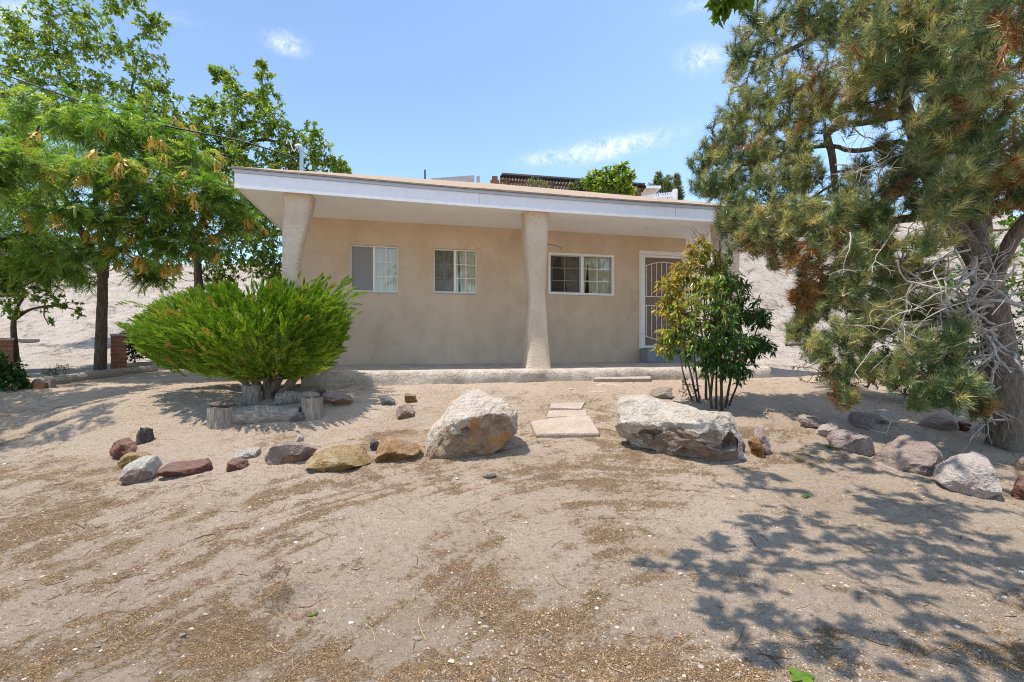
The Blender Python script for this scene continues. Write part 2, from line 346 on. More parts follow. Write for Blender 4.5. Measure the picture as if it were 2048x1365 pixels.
# litter, pebbles and straw on the ground
def scatter(n, y0, y1, power=1.6):
    u = rng.random(n); e = 1 - power
    yy = (y0 ** e + u * (y1 ** e - y0 ** e)) ** (1 / e)
    xx = (rng.random(n) * 2 - 1) * 1.15 * yy; return xx, yy
xx, yy = scatter(760000, 1.9, 8.2, 1.5)
xx = np.clip(xx, -7.5, 8)
k = rng.random(len(xx)) < np.clip((litter_mask(xx, yy) - .42) * 1.6, .02, .7)
xx, yy = xx[k], yy[k]; n = len(xx)
zz = HZ(xx, yy); a = rng.random(n) * 6.283; L = rng.uniform(.002, .0062, n) * (1 + 1.6 * (rng.random(n) < .06)) * (.75 + yy / 9); W = rng.uniform(.0008, .0024, n) * (.75 + yy / 9)
d = np.stack([np.cos(a), np.sin(a), rng.normal(0, .25, n)], 1) * L[:, None]; w = np.stack([-np.sin(a), np.cos(a), rng.normal(0, .35, n)], 1) * W[:, None]
c = np.stack([xx, yy, zz + .003], 1)
v = np.stack([c - d, c - w, c + d, c + w], 1).reshape(-1, 3)
mb = MB(); mb.add(v, np.arange(4 * n).reshape(-1, 4), np.repeat(rng.beta(2, 2, n), 4))
tag(mb.build('plant_litter', M['litter']), 'dry brown leaf and stem litter scattered over the bare dirt yard', 'plant litter', kind='stuff')
ico = bpy.data.meshes.new('tmp'); import bmesh
bm = bmesh.new(); bmesh.ops.create_icosphere(bm, subdivisions=1, radius=1); IV = np.array([v.co for v in bm.verts]); IF = np.array([[v.index for v in f.verts] for f in bm.faces]); bm.free()
M['pebble'] = leafmat('pebbles', [(0, (.20, .165, .14)), (.6, (.40, .35, .30)), (.85, (.52, .48, .44)), (1, (.66, .63, .58))], 0., .9, .1)
n = 2400; xx, yy = scatter(n, 1.9, 8.5, 1.7); xx = np.clip(xx, -7, 7.5)
mb = MB(); sz = .0022 + .0026 * rng.gamma(1.2, 1, n)
sz = np.minimum(sz, .016)
sc = np.stack([sz * rng.uniform(.8, 1.5, n), sz * rng.uniform(.8, 1.4, n), sz * rng.uniform(.45, .8, n)], 1)
V = IV[None] * sc[:, None] * (1 + rng.normal(0, .14, (n, len(IV), 1))) + np.stack([xx, yy, HZ(xx, yy)], 1)[:, None]
mb.add(V.reshape(-1, 3), (IF[None] + (np.arange(n) * len(IV))[:, None, None]).reshape(-1, 3), np.repeat(rng.random(n) ** 3.2, len(IV)))
tag(mb.build('gravel', M['pebble']), 'small pebbles and pale chips strewn over the dirt', 'gravel', kind='stuff')
OV = np.array([(1, 0, 0), (-1, 0, 0), (0, 1, 0), (0, -1, 0), (0, 0, 1.), (0, 0, -1)]); OF = np.array([(0, 2, 4), (2, 1, 4), (1, 3, 4), (3, 0, 4), (2, 0, 5), (1, 2, 5), (3, 1, 5), (0, 3, 5)])
M['clod'] = leafmat('dirt_clods', [(0, (.26, .195, .14)), (.6, (.45, .355, .27)), (1, (.56, .455, .36))], 0., .95, .05)
n = 95000; xx, yy = scatter(n, 1.9, 7.8, 1.6); xx = np.clip(xx, -7, 7.5); k = rng.random(n) < np.clip(.35 + 1.4 * fbm(p2(xx, yy, 2.2, 11), 4, .6), .04, 1); xx, yy = xx[k], yy[k]; n = len(xx)
sz = np.minimum(.0012 + .0013 * rng.gamma(1.1, 1, n), .013) * (.8 + yy / 12); c_, s_ = np.cos(rng.random(n) * 6.28), np.sin(rng.random(n) * 6.28)
V = OV[None] * (sz[:, None] * rng.uniform(.7, 1.5, (n, 3)) * (1, 1, .75))[:, None] * (1 + rng.normal(0, .2, (n, 6, 1)))
V = np.stack([V[..., 0] * c_[:, None] - V[..., 1] * s_[:, None], V[..., 0] * s_[:, None] + V[..., 1] * c_[:, None], V[..., 2]], -1) + np.stack([xx, yy, HZ(xx, yy)], 1)[:, None]
mb = MB(); mb.add(V.reshape(-1, 3), (OF[None] + (np.arange(n) * 6)[:, None, None]).reshape(-1, 3), np.repeat(rng.random(n), 6))
tag(mb.build('dirt_crumbs', M['clod']), 'crumbs and small clods of dry earth on the dirt yard', 'dirt crumbs', kind='stuff')
mb = MB(); n = 420; xx, yy = scatter(n, 1.95, 7.5, 1.4); xx = np.clip(xx, -6.5, 6.5)
for q in range(n):
    a = rng.random() * 6.283; l = rng.uniform(.04, .16); p = np.array([xx[q], yy[q]])
    t = np.linspace(-1, 1, 4)[:, None]; c = p + t * l / 2 * np.array([math.cos(a), math.sin(a)]) + t ** 2 * rng.normal(0, .012, 2)
    mb.tube(np.column_stack([c, HZ(c[:, 0], c[:, 1]) + .003]), rng.uniform(.0012, .0026), 4, rng.random())
tag(mb.build('straw', M['litter']), 'thin dry stalks and twigs lying loose on the dirt', 'straw', kind='stuff')
# ------------------------------------------------------------------ house
house = empty('house', (P0[0], P0[1], 0), TH)
tag(house, 'low tan stucco house with white fascia and deep porch overhang on hand-formed columns', 'house')
S0, S1, TE, YB = -8.02, 1.8, 1.57, 8.0
WS0, WS1, ZB, ZS, ZF = -7.6, .52, 1.06, 3.85, 4.105
def sag(s): return -.045 * np.sin(np.pi * np.clip((np.asarray(s) - S0) / (S1 - S0), 0, 1))
def opening(u0, u1, v0, v1):
    s0, Ya = wpx(u0); s1, Yb = wpx(u1); Ym = (Ya + Yb) / 2
    return s0, s1, zpx(v1, Ym), zpx(v0, Ym)
OP = [opening(700, 796, 491.5, 584), opening(867, 954, 499, 586), opening(1096, 1228, 508, 591), opening(1281, 1374, 507, 697)]
def front_wall():
    mb = MB()
    def cuts(a, b, marks, st):
        m = sorted(set([a, b] + marks)); out = []
        for p, q in zip(m[:-1], m[1:]): out += list(np.linspace(p, q, max(2, int((q - p) / st) + 2))[:-1])
        return np.array(out + [b])
    sx = cuts(WS0, WS1, [o[0] for o in OP] + [o[1] for o in OP], .12); zx = cuts(ZB, ZS, [o[2] for o in OP] + [o[3] for o in OP], .12)
    A, B = np.meshgrid(sx, zx); a, b = A.ravel(), B.ravel()
    y = .012 * fbm(p2(a, b, 1.2, 3), 3)
    n, k = len(sx), len(zx); i, j = np.meshgrid(np.arange(n - 1), np.arange(k - 1)); i, j = i.ravel(), j.ravel()
    cx, cz = (sx[i] + sx[i + 1]) / 2, (zx[j] + zx[j + 1]) / 2; keep = np.ones(len(i), bool)
    for o in OP: keep &= ~((cx > o[0]) & (cx < o[1]) & (cz > o[2]) & (cz < o[3]))
    i, j = i[keep], j[keep]; q = j * n + i
    mb.add(np.stack([a, y, b], 1), np.stack([q, q + 1, q + n + 1, q + n], 1))
    for s0, s1, z0, z1 in OP:
        for p, r in (((s0, z0), (s1, z0)), ((s1, z0), (s1, z1)), ((s1, z1), (s0, z1)), ((s0, z1), (s0, z0))):
            mb.add([(p[0], -.004, p[1]), (r[0], -.004, r[1]), (r[0], .2, r[1]), (p[0], .2, p[1])], [(0, 1, 2, 3)])
    mb.add([(WS0, 0, ZB), (WS0, 0, ZS), (WS0, 7.5, ZS), (WS0, 7.5, ZB)], [(0, 1, 2, 3)])
    mb.add([(WS1, 0, ZB), (WS1, 7.5, ZB), (WS1, 7.5, ZS), (WS1, 0, ZS)], [(0, 1, 2, 3)])
    mb.add([(WS0, 7.5, ZB), (WS0, 7.5, ZS), (WS1, 7.5, ZS), (WS1, 7.5, ZB)], [(0, 1, 2, 3)])
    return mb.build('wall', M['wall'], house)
front_wall()
def frame_box(mb, s0, s1, z0, z1, w, y0, y1):
    mb.box((s0, y0, z0), (s0 + w, y1, z1)); mb.box((s1 - w, y0, z0), (s1, y1, z1))
    mb.box((s0 + w, y0, z0), (s1 - w, y1, z0 + w)); mb.box((s0 + w, y0, z1 - w), (s1 - w, y1, z1))
def curtain(mb, s0a, s1a, s0b, s1b, z0, z1, y, waves):
    n, k = int(waves * 10), 8; a = np.linspace(0, 1, n); b = np.linspace(0, 1, k); A, B = np.meshgrid(a, b)
    s = (s0a + (s1a - s0a) * A) * B + (s0b + (s1b - s0b) * A) * (1 - B)
    yy = y + .013 * np.sin(A * waves * 6.283) + .006 * np.sin(A * waves * 2.3 * 6.283 + 1)
    i = (np.arange(k - 1)[:, None] * n + np.arange(n - 1)[None]).ravel()
    mb.add(np.stack([s, yy, z0 + (z1 - z0) * B], -1).reshape(-1, 3), np.stack([i, i + 1, i + n + 1, i + n], 1))
m, nt, b = newmat('window_screen', .8, .1); b.inputs['Base Color'].default_value = (.36, .355, .37, 1)
t_ = nt.nodes.new('ShaderNodeBsdfTransparent'); ms = nt.nodes.new('ShaderNodeMixShader'); ms.inputs[0].default_value = .62
nt.links.new(t_.outputs[0], ms.inputs[1]); nt.links.new(b.outputs[0], ms.inputs[2]); nt.links.new(ms.outputs[0], nt.nodes['Material Output'].inputs[0]); M['mesh1'] = m
m2 = m.copy(); m2.name = 'dark_window_screen'; m2.node_tree.nodes['Principled BSDF'].inputs['Base Color'].default_value = (.10, .09, .078, 1)
[n for n in m2.node_tree.nodes if n.type == 'MIX_SHADER'][0].inputs[0].default_value = .3; M['mesh2'] = m2
WL = ['window with grey insect screen over its left half and pale curtain', 'narrow window with dark left half and striped curtain', 'wide white framed window with parted drapes']
for q, (s0, s1, z0, z1) in enumerate(OP[:3]):
    sm = s0 + (s1 - s0) * (.495 if q < 2 else .51); fw = .022 if q < 2 else .045; y0 = .03 if q < 2 else -.018
    mb = MB(); frame_box(mb, s0 + .003, s1 - .003, z0 + .003, z1 - .003, fw, y0, .1)
    w = mb.build('window', M['frame'], house); tag(w, WL[q])
    mb = MB(); mw = .024 if q < 2 else .03; mb.box((sm - mw, y0 + .012, z0 + fw + .003), (sm + mw, .095, z1 - fw - .003)); mb.build('mullion', M['frame'], w)
    for hh, (a, b2) in enumerate(((s0 + fw, sm - mw), (sm + mw, s1 - fw))):
        a += .003; b2 -= .003; zz0, zz1 = z0 + fw + .003, z1 - fw - .003
        yg = .075 if hh == 0 else .055
        mb = MB(); mb.box((a, yg, zz0), (b2, yg + .004, zz1)); mb.build('pane', M['glass'], w)
        mb = MB(); c = (a + b2) / 2; mt = .008
        mb.box((c - mt, yg - .012, zz0), (c + mt, yg - .002, zz1))
        for k in (1, 2):
            zc = zz0 + (zz1 - zz0) * k / 3
            mb.box((a, yg - .0105, zc - mt), (c - mt, yg - .0035, zc + mt)); mb.box((c + mt, yg - .0105, zc - mt), (b2, yg - .0035, zc + mt))
        mb.build('muntin_grid', M['frame'], w)
        if hh == 0:
            mb = MB(); mb.box((a + .004, .042, zz0 + .004), (b2 - .004, .0425, zz1 - .004)); mb.build('insect_screen', M['mesh1'] if q == 0 else M['mesh2'], w)
            if q == 2:
                mb = MB(); frame_box(mb, a, b2, zz0, zz1, .02, .028, .04); mb.build('screen_frame', M['drip'], w)
    mb = MB(); zz0, zz1 = z0 - .05, z1 + .05; g = s1 - s0
    if q == 0: curtain(mb, s0 - .05, s1 + .05, s0 - .05, s1 + .05, zz0, zz1, .12, 9)
    elif q == 1:
        curtain(mb, s0 - .05, s0 + .58 * g, s0 - .05, s0 + .58 * g, zz0, zz1, .115, 5); curtain(mb, s0 + .6 * g, s1 + .05, s0 + .64 * g, s1 + .05, zz0, zz1, .115, 6)
    else:
        curtain(mb, s0 - .05, s0 + .12 * g, s0 - .05, s0 + .08 * g, zz0, zz1, .125, 3); curtain(mb, s0 + .2 * g, s0 + .5 * g, s0 + .34 * g, s0 + .48 * g, zz0, zz1, .12, 5)
        curtain(mb, s0 + .5 * g, s0 + .64 * g, s0 + .5 * g, s0 + .575 * g, zz0, zz1, .12, 3); curtain(mb, s0 + .63 * g, s1 + .05, s0 + .65 * g, s1 + .05, zz0, zz1, .115, 6)
    mb.build('curtain', M['curtain'], w, True)
    if q < 2:
        mb = MB(); mb.box((s0 + .01, -.022, z0 - .022), (s1 - .01, .03, z0 - .001)); mb.build('sill', M['drip'], w)
# security door
s0, s1, z0, z1 = OP[3]
mb = MB(); mb.box((s0, -.03, z0), (s0 + .05, .09, z1)); mb.box((s1 - .05, -.03, z0), (s1, .09, z1)); mb.box((s0 + .05, -.03, z1 - .05), (s1 - .05, .09, z1))
mb.box((s0 - .035, -.016, z0 - .02), (s0 - .002, .0, z1 + .035)); mb.box((s0 - .002, -.016, z1 + .003), (s1 + .03, 0, z1 + .035))
door = mb.build('door', M['frame'], house); tag(door, 'white metal security door with arched bars over dark mesh')
a, b2, c0, c1 = s0 + .055, s1 - .055, z0 + .01, z1 - .055
mb = MB(); frame_box(mb, a, b2, c0, c1, .05, -.012, .03); mb.build('door_frame', M['frame'], door)
mb = MB(); mb.box((a + .05, .02, c0 + .05), (b2 - .05, .024, c1 - .05)); mb.build('screen_panel', M['doorscreen'], door)
mb = MB(); ia, ib, i0, i1 = a + .05, b2 - .05, c0 + .05, c1 - .05; r = .0085
zm1, zm0 = i0 + .555 * (i1 - i0), i0 + .455 * (i1 - i0)
for zc in (zm1, zm0): mb.tube([(ia, .004, zc), (ib, .004, zc)], r * 1.3, 6)
t = np.linspace(0, 1, 17); arc = .10 * np.sin(np.pi * t)
mb.tube(np.stack([ia + (ib - ia) * t, np.full(17, .004), i1 - .19 + arc], 1), r * 1.25, 6)
mb.tube(np.stack([ia + (ib - ia) * t, np.full(17, .004), i0 + .21 - arc], 1), r * 1.25, 6)
for k in range(8):
    f = (k + .35) / 7.7; s = ia + (ib - ia) * f; h = .10 * math.sin(math.pi * f)
    mb.tube([(s, .006, zm1), (s, .006, i1 - .19 + h)], r * .8, 5); mb.tube([(s, .006, zm0), (s, .006, i0 + .21 - h)], r * .8, 5)
mb.build('bars', M['frame'], door)
for zc in (c0 + .3, c0 + 1.0, c1 - .25):
    mb = MB(); mb.tube([(s0 + .052, -.036, zc - .05), (s0 + .052, -.036, zc + .05)], .009, 8, cap=True); mb.build('hinge', M['frame'], door)
mb = MB(); mb.tube([(b2 - .03, -.02, c0 + .95), (b2 - .03, -.06, c0 + .95), (b2 - .1, -.06, c0 + .95)], .012, 8, cap=True); mb.build('handle', M['brass'], door)
mb = MB(); mb.box((s0 - .02, .11, z0), (s1 + .0, .15, z1)); mb.build('inner_door', M['doorscreen'], door)
mb = MB(); mb.box((s0 - .02, -.34, 1.0), (WS1, -.006, z0 - .006)); mb.build('door_step', M['step'], house)
# roof, fascia, soffit
ev = .035; n = 40; fs = np.linspace(0, 1, n)
sx = S0 - ev + (S1 - S0 + 2 * ev) * fs; a_ = (YB + TE) / 2; ym = (YB - TE) / 2; rise = .362 * a_
rs0, rs1 = S0 + a_, max(S1 - a_, S0 + a_ + .1)
mb = MB(); k = 10
up = np.linspace(0, 1, k)[:, None]; A = sx[None] * (1 - up) + (rs0 + (rs1 - rs0) * fs[None]) * up
B = (-TE - ev) * (1 - up) + ym * up + 0 * A; Zr = ZF + rise * up + sag(sx)[None] * (1 - up) + .012 * fbm(p2(A, B, 1.5), 2).reshape(A.shape) * (1 - up)
i = (np.arange(k - 1)[:, None] * n + np.arange(n - 1)[None]).ravel()
mb.add(np.stack([A, B, Zr + .02], -1).reshape(-1, 3), np.stack([i, i + 1, i + n + 1, i + n], 1))
lipb = np.stack([sx, np.full(n, -TE - ev), ZF + sag(sx) - .006], 1); v = np.vstack([lipb, np.stack([sx, np.full(n, -TE - ev), Zr[0] + .02], 1)]); i = np.arange(n - 1)
mb.add(v, np.stack([i, i + 1, i + n + 1, i + n], 1))
e0, e1, yb = S0 - ev, S1 + ev, YB + ev
mb.add([(e0, -TE - ev, ZF + .02), (rs0, ym, ZF + rise + .02), (e0, yb, ZF + .02)], [(0, 1, 2)])
mb.add([(e1, -TE - ev, ZF + .02), (e1, yb, ZF + .02), (rs1, ym, ZF + rise + .02)], [(0, 1, 2)])
mb.add([(e0, yb, ZF + .02), (rs0, ym, ZF + rise + .02), (rs1, ym, ZF + rise + .02), (e1, yb, ZF + .02)], [(0, 1, 2, 3)])
roof = mb.build('roof', M['shingle'], house)
def strip(y0, y1, zlo, zhi, sa=0., sb=1.):
    mb = MB(); s = S0 + (S1 - S0) * (sa + (sb - sa) * fs); g = sag(s)
    ring = [(y0, zlo), (y0, zhi), (y1, zhi), (y1, zlo)]
    v = np.concatenate([np.stack([s, np.full(n, yy), zz + g], 1) for yy, zz in ring]); i = np.arange(n - 1)
    for p in range(4):
        q = (p + 1) % 4; mb.add(v if p == 0 else v[:1], np.zeros((0, 4), int)) if p == 0 else None
        mb.Fs.append(np.stack([p * n + i, p * n + i + 1, q * n + i + 1, q * n + i], 1)[:, ::-1])
    mb.Fs.append(np.array([[0, n, 2 * n, 3 * n]])); mb.Fs.append(np.array([[4 * n - 1, 3 * n - 1, 2 * n - 1, n - 1]]))
    return mb
for sa, sb, dy in ((0, .372, 0), (.3726, .742, .003), (.7426, 1, -.001)): strip(-TE + dy, -TE + .03, ZS - .012, ZF - .058, sa, sb).build('fascia_board', M['white'], house)
f_ = MB()
f_.box((S0, -TE + .032, ZS - .01), (S0 + .03, YB, ZF - .02)); f_.box((S1 - .03, -TE + .032, ZS - .01), (S1, YB, ZF - .02)); f_.box((S0 + .032, YB - .03, ZS - .01), (S1 - .032, YB, ZF - .02))
f_.build('fascia', M['white'], house)
strip(-TE - .018, -TE + .03, ZF - .056, ZF - .006).build('drip_edge', M['drip'], house)
strip(-TE - .010, -TE + .002, ZS - .03, ZS + .018).build('trim_strip', M['trim'], house)
mb = MB(); up = np.linspace(0, 1, 6)[:, None]; s = S0 + .03 + (S1 - S0 - .06) * fs
A = np.broadcast_to(s[None], (6, n)); B = (-TE + .03) * (1 - up) + 0 * A; Zz = ZS + sag(s)[None] * (1 - up) + .004 * fbm(p2(A, B, 1.2), 2).reshape(A.shape)
i = (np.arange(5)[:, None] * n + np.arange(n - 1)[None]).ravel(); mb.add(np.stack([A, B, Zz], -1).reshape(-1, 3), np.stack([i, i + n, i + n + 1, i + 1], 1))
mb.box((S0 + .03, .0, ZS + .001), (S1 - .03, YB - .03, ZS + .02)); mb.build('soffit', M['soffit'], house)
# columns, outlines read at the column front
def column(prof, tc=1.28, dep=.4, label=None):
    zs, c, w = [], [], []
    for v, ua, ub in prof:
        sa, Ya = wpx(ua, tc + .15); sb, Yb = wpx(ub, tc + .15); zs.append(zpx(v, (Ya + Yb) / 2)); c.append((sa + sb) / 2); w.append((sb - sa) / 2)
    zz = np.linspace(zs[-1], zs[0], 60); o = np.argsort(zs)
    cc, ww = np.interp(zz, np.array(zs)[o], np.array(c)[o]), np.interp(zz, np.array(zs)[o], np.array(w)[o])
    for _ in range(3): ww[1:-1] = (ww[:-2] + ww[1:-1] * 2 + ww[2:]) / 4; cc[1:-1] = (cc[:-2] + cc[1:-1] * 2 + cc[2:]) / 4
    th = np.linspace(0, 2 * np.pi, 48, endpoint=False); e = .5
    x = np.sign(np.cos(th)) * np.abs(np.cos(th)) ** e; y = np.sign(np.sin(th)) * np.abs(np.sin(th)) ** e
    flare = dep / 2 * (.82 + .25 * np.abs(np.linspace(-1, 1, 60)) ** 2)
    Vx = cc[:, None] + ww[:, None] * x; Vy = -tc - .17 * (1 - np.linspace(0, 1, 60)[:, None]) ** 1.3 + flare[:, None] * y; Vz = zz[:, None] + 0 * x
    nn = .016 * fbm(np.stack([Vx.ravel() * 3.5, Vy.ravel() * 3.5, Vz.ravel() * 2.2], 1), 4).reshape(Vx.shape)
    Vx = Vx + nn * x; Vy = Vy + nn * y
    mb = MB(); i = np.arange(59)[:, None] * 48; j = np.arange(48)[None]; kk = (j + 1) % 48
    mb.add(np.stack([Vx, Vy, Vz], -1).reshape(-1, 3), np.stack([i + j, i + kk, i + 48 + kk, i + 48 + j], -1).reshape(-1, 4))
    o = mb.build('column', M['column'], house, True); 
    if label: tag(o, label)
column([(384, 564, 627), (420, 564, 622), (470, 564, 609), (520, 564, 598), (560, 563, 596), (640, 562, 598), (700, 560, 606), (745, 556, 612)], label='thick corner column widening to its right at the top')
column([(412, 1049, 1101), (450, 1050, 1099), (500, 1052, 1095), (550, 1055, 1092), (600, 1057, 1091), (650, 1053, 1092), (700, 1049, 1095), (738, 1045, 1098), (746, 1045, 1098)], label='waisted free-standing column before the middle of the porch')
column([(436, 1436, 1484), (500, 1440, 1480), (600, 1444, 1476), (700, 1440, 1482), (748, 1438, 1486)])
# porch slab with a rounded worn edge
sl, sr = wpx(604, 1.8)[0], wpx(1538, 1.8)[0]
n = 260; s = np.linspace(sl, sr, n); prof = [(.4, 1.03), (-.0, 1.125), (-1.0, 1.105), (-1.74, 1.095), (-1.815, 1.075), (-1.85, 1.03), (-1.86, .95), (-1.875, .7)]
V = []
for q, (yy, zz) in enumerate(prof):
    w_ = .06 * fbm(p2(s, np.full(n, q * .25), 1.7, 4), 6, .6) if q >= 3 else 0 * s
    V.append(np.stack([s + 0 * w_, yy - w_, zz + .25 * w_], 1))
mb = MB(); i = (np.arange(len(prof) - 1)[:, None] * n + np.arange(n - 1)[None]).ravel(); mb.add(np.concatenate(V), np.stack([i, i + n, i + n + 1, i + 1], 1))
mb.add([V[k][0] for k in range(1, 8)] + [(sl, 0, .7)], [(0, 7, 6, 5, 4, 3, 2, 1)][:1]); mb.add([V[k][-1] for k in range(1, 8)] + [(sr, 0, .7)], [(0, 1, 2, 3, 4, 5, 6, 7)])
o = mb.build('porch_slab', M['concrete'], None, True); o.location = house.location; o.rotation_euler = house.rotation_euler
tag(o, 'long worn concrete porch slab with rounded front edge under the house columns', 'porch slab')
def hp(s, t, z): p = P0 + s * D + t * NN; return np.array([p[0], p[1], z])
# hanger, ceiling plate, roof mast, power line
sp, Yp = wpx(1293, .75)
mb = MB(); a = np.array([sp, -.75, ZS - .004]); mb.box(a - (.12, .03, .005), a + (.12, .03, .0)); mb.tube([a - (.05, 0, .008), a + (.05, 0, -.008)], .014, 6)
mb.build('ceiling_plate', M['brass'], house)
root = empty('plant_hanger', px(1098, 491, 7.8)); tag(root, 'thin black iron plant hanger arm fixed to the middle porch column above the wide window', 'plant hanger')
b0 = px(1094, 489, 8.25); mb = MB()
mb.tube(spline([b0, px(1108, 491, 8.1), px(1118, 494, 8.05), px(1123, 497, 8.03), px(1120, 499, 8.03)], 14) - np.array(root.location), .006, 6); mb.build('arm', M['black'], root)
mb = MB(); mb.tube(np.array([b0 + (0, 0, .05), b0 - (0, 0, .05)]) - np.array(root.location), .009, 6, cap=True); mb.build('mounting_plate', M['black'], root)
mt = px(603, 343, 8.6); root = empty('service_mast', mt); tag(root, 'blue grey metal electrical mast with curved weatherhead on the roof corner', 'electrical mast')
L = lambda u, v, Y=8.6: px(u, v, Y) - mt
mb = MB(); mb.tube(np.vstack([L(603, 358), L(603, 303)]), .034, 10); mb.build('pipe', M['metal'], root, True)
mb = MB(); mb.tube(spline([L(603, 304), L(602, 296), L(598, 293.5), L(593, 296)], 12), np.linspace(.04, .055, 12), 10, cap=True); mb.build('weatherhead', M['metal'], root, True)
mb = MB(); mb.tube(spline([L(592, 297), L(588, 303), L(584, 296), L(580, 284), L(575, 280), L(573, 288)], 16), .009, 5); mb.build('drip_loop', M['frame'], root)
mb = MB(); mb.tube(np.vstack([L(594, 294), L(594, 279)]), .02, 6, cap=True); mb.build('insulator', M['brick'], root)
cab = np.array([px(u, v, Y) for u, v, Y in ((-260, 40, 9.), (0, 146, 8.9), (130, 192, 8.8), (260, 236, 8.75), (380, 262, 8.7), (480, 282, 8.65), (598, 318, 8.6))])
mb = MB(); mb.tube(spline(cab, 60), .014, 6); o = mb.build('power_line', M['black'], None, True, cab[1]); tag(o, 'black overhead power cable sagging from the left down to the roof mast', 'power line')
# ------------------------------------------------------------------ rocks
def polyR(poly, c, th):
    P = np.asarray(poly, float) - c; out = np.zeros(len(th)); Q = np.roll(P, -1, 0)
    for k, t in enumerate(th):
        d = np.array([math.cos(t), math.sin(t)]); best = 0
        e = Q - P; den = d[0] * e[:, 1] - d[1] * e[:, 0]; den = np.where(np.abs(den) < 1e-9, 1e-9, den)
        r = (P[:, 0] * e[:, 1] - P[:, 1] * e[:, 0]) / den; w = (P[:, 0] * d[1] - P[:, 1] * d[0]) / den
        ok = (r > 0) & (w >= -1e-6) & (w <= 1 + 1e-6)
        out[k] = r[ok].max() if ok.any() else .1
    return out
def rock(name, label, poly, mat, dep=.8, cat='rock', group=None, sq=2.6, rough=.05, facets=9, seed=0, res=1, Yc=None, sink=.08, lean=0., cuts=(), dents=()):
    poly = np.asarray(poly, float); um = (poly[:, 0].min() + poly[:, 0].max()) / 2; vb = poly[:, 1].max()
    w_px = poly[:, 0].max() - poly[:, 0].min()
    f = gp(um, vb); wid = w_px / F * f[1]; dp = wid * dep
    Yc = Yc or f[1] + dp * .30
    P = np.stack([(poly[:, 0] - CX) / F * Yc, EYE + (HY - poly[:, 1]) / F * Yc], 1)
    hgt = P[:, 1].max() - P[:, 1].min(); c = np.array([(P[:, 0].min() + P[:, 0].max()) / 2, P[:, 1].min() + hgt * .45])
    nt_, npz = int(84 * res), int(46 * res)
    th = np.linspace(0, 2 * np.pi, nt_, endpoint=False); Rr = polyR(P, c, th); ph = np.linspace(-np.pi / 2, np.pi / 2, npz)
    cr = np.abs(np.cos(ph)) ** (2 / sq); sy = np.sign(np.sin(ph)) * np.abs(np.sin(ph)) ** (2 / sq)
    x = cr[:, None] * (Rr * np.cos(th))[None]; zz = cr[:, None] * (Rr * np.sin(th))[None]; y = (sy * dp / 2)[:, None] + 0 * x
    y = y + lean * zz
    V = np.stack([x, y, zz], -1).reshape(-1, 3); r = np.random.default_rng(seed + 11)
    sc = np.array([wid / 2, dp / 2, hgt / 2])
    T0 = np.zeros(len(V))  # where the brown shade colour is painted: hollows and undercut fronts
    for (dx, dz, rx, rz, dep_) in dents:
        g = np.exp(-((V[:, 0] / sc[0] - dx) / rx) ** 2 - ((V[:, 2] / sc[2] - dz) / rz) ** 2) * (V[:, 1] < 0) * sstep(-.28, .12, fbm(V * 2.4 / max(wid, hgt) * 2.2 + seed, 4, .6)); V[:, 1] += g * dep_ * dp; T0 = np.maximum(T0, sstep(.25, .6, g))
    cl_ = [(nrm(np.array(c_[:3], float)), c_[3]) for c_ in cuts] + [(nrm(r.normal(0, 1, 3) * (1, 1.1, .9)), None) for k in range(facets)]
    for nn, lim in cl_:                                            # broken faces
        q = V / sc @ nn; lim = np.quantile(q, (r.uniform(.80, .94) if res < 2 else r.uniform(.90, .97))) if lim is None else lim; ov = np.maximum(q - lim, 0)
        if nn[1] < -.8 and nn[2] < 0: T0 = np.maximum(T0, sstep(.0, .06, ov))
        V = V - (ov * .9)[:, None] * nn * sc
    fr = 2.2 / max(wid, hgt)
    s_ = np.stack([fbm(V * fr + seed * 3.1 + 9 * k, 5, .58) for k in range(3)], 1)
    V = V + s_ * rough * (wid + hgt) * np.array([.7, 1., .8])
    V = V * (1 + .035 * fbm(V * fr * 7 + seed, 4, .65)[:, None])
    st_ = fbm(V * fr * 1.6 + 31 + seed, 3); V = V * (1 + rough * .9 * (np.round(st_ * 7) / 7)[:, None])      # stepped fractures
    rd = 1 - np.abs(fbm(V * fr * 1.7 + seed, 4, .55)); V = V * (1 + (rd - .75)[:, None] * rough * 1.6)
    lo_, hi_ = V.min(0), V.max(0); a_, b_ = np.array([-wid / 2, -dp / 2, P[:, 1].min() - c[1]]), np.array([wid / 2, dp / 2, P[:, 1].max() - c[1]])
    V = a_ + (V - lo_) / (hi_ - lo_) * (b_ - a_)                   # keep the measured size
    mb = MB(); i = np.arange(npz - 1)[:, None] * nt_; j = np.arange(nt_)[None]; kk = (j + 1) % nt_
    mb.add(V, np.stack([i + j, i + kk, i + nt_ + kk, i + nt_ + j], -1).reshape(-1, 4), T0)
    ang = math.atan2(-c[0], Yc); V = V * (math.cos(ang), 1, 1); V = np.stack([V[:, 0] * math.cos(ang) - V[:, 1] * math.sin(ang), V[:, 0] * math.sin(ang) + V[:, 1] * math.cos(ang), V[:, 2]], 1); mb.V[0] = V
    org = np.array([c[0], Yc, c[1] - hgt * sink]); base = np.array([0, 0, V[:, 2].min()])
    o = mb.build(name, mat, None, False); o.data.transform(__import__('mathutils').Matrix.Translation(tuple(-base)))
    o.location = org + base
    tag(o, label, cat, group); return o
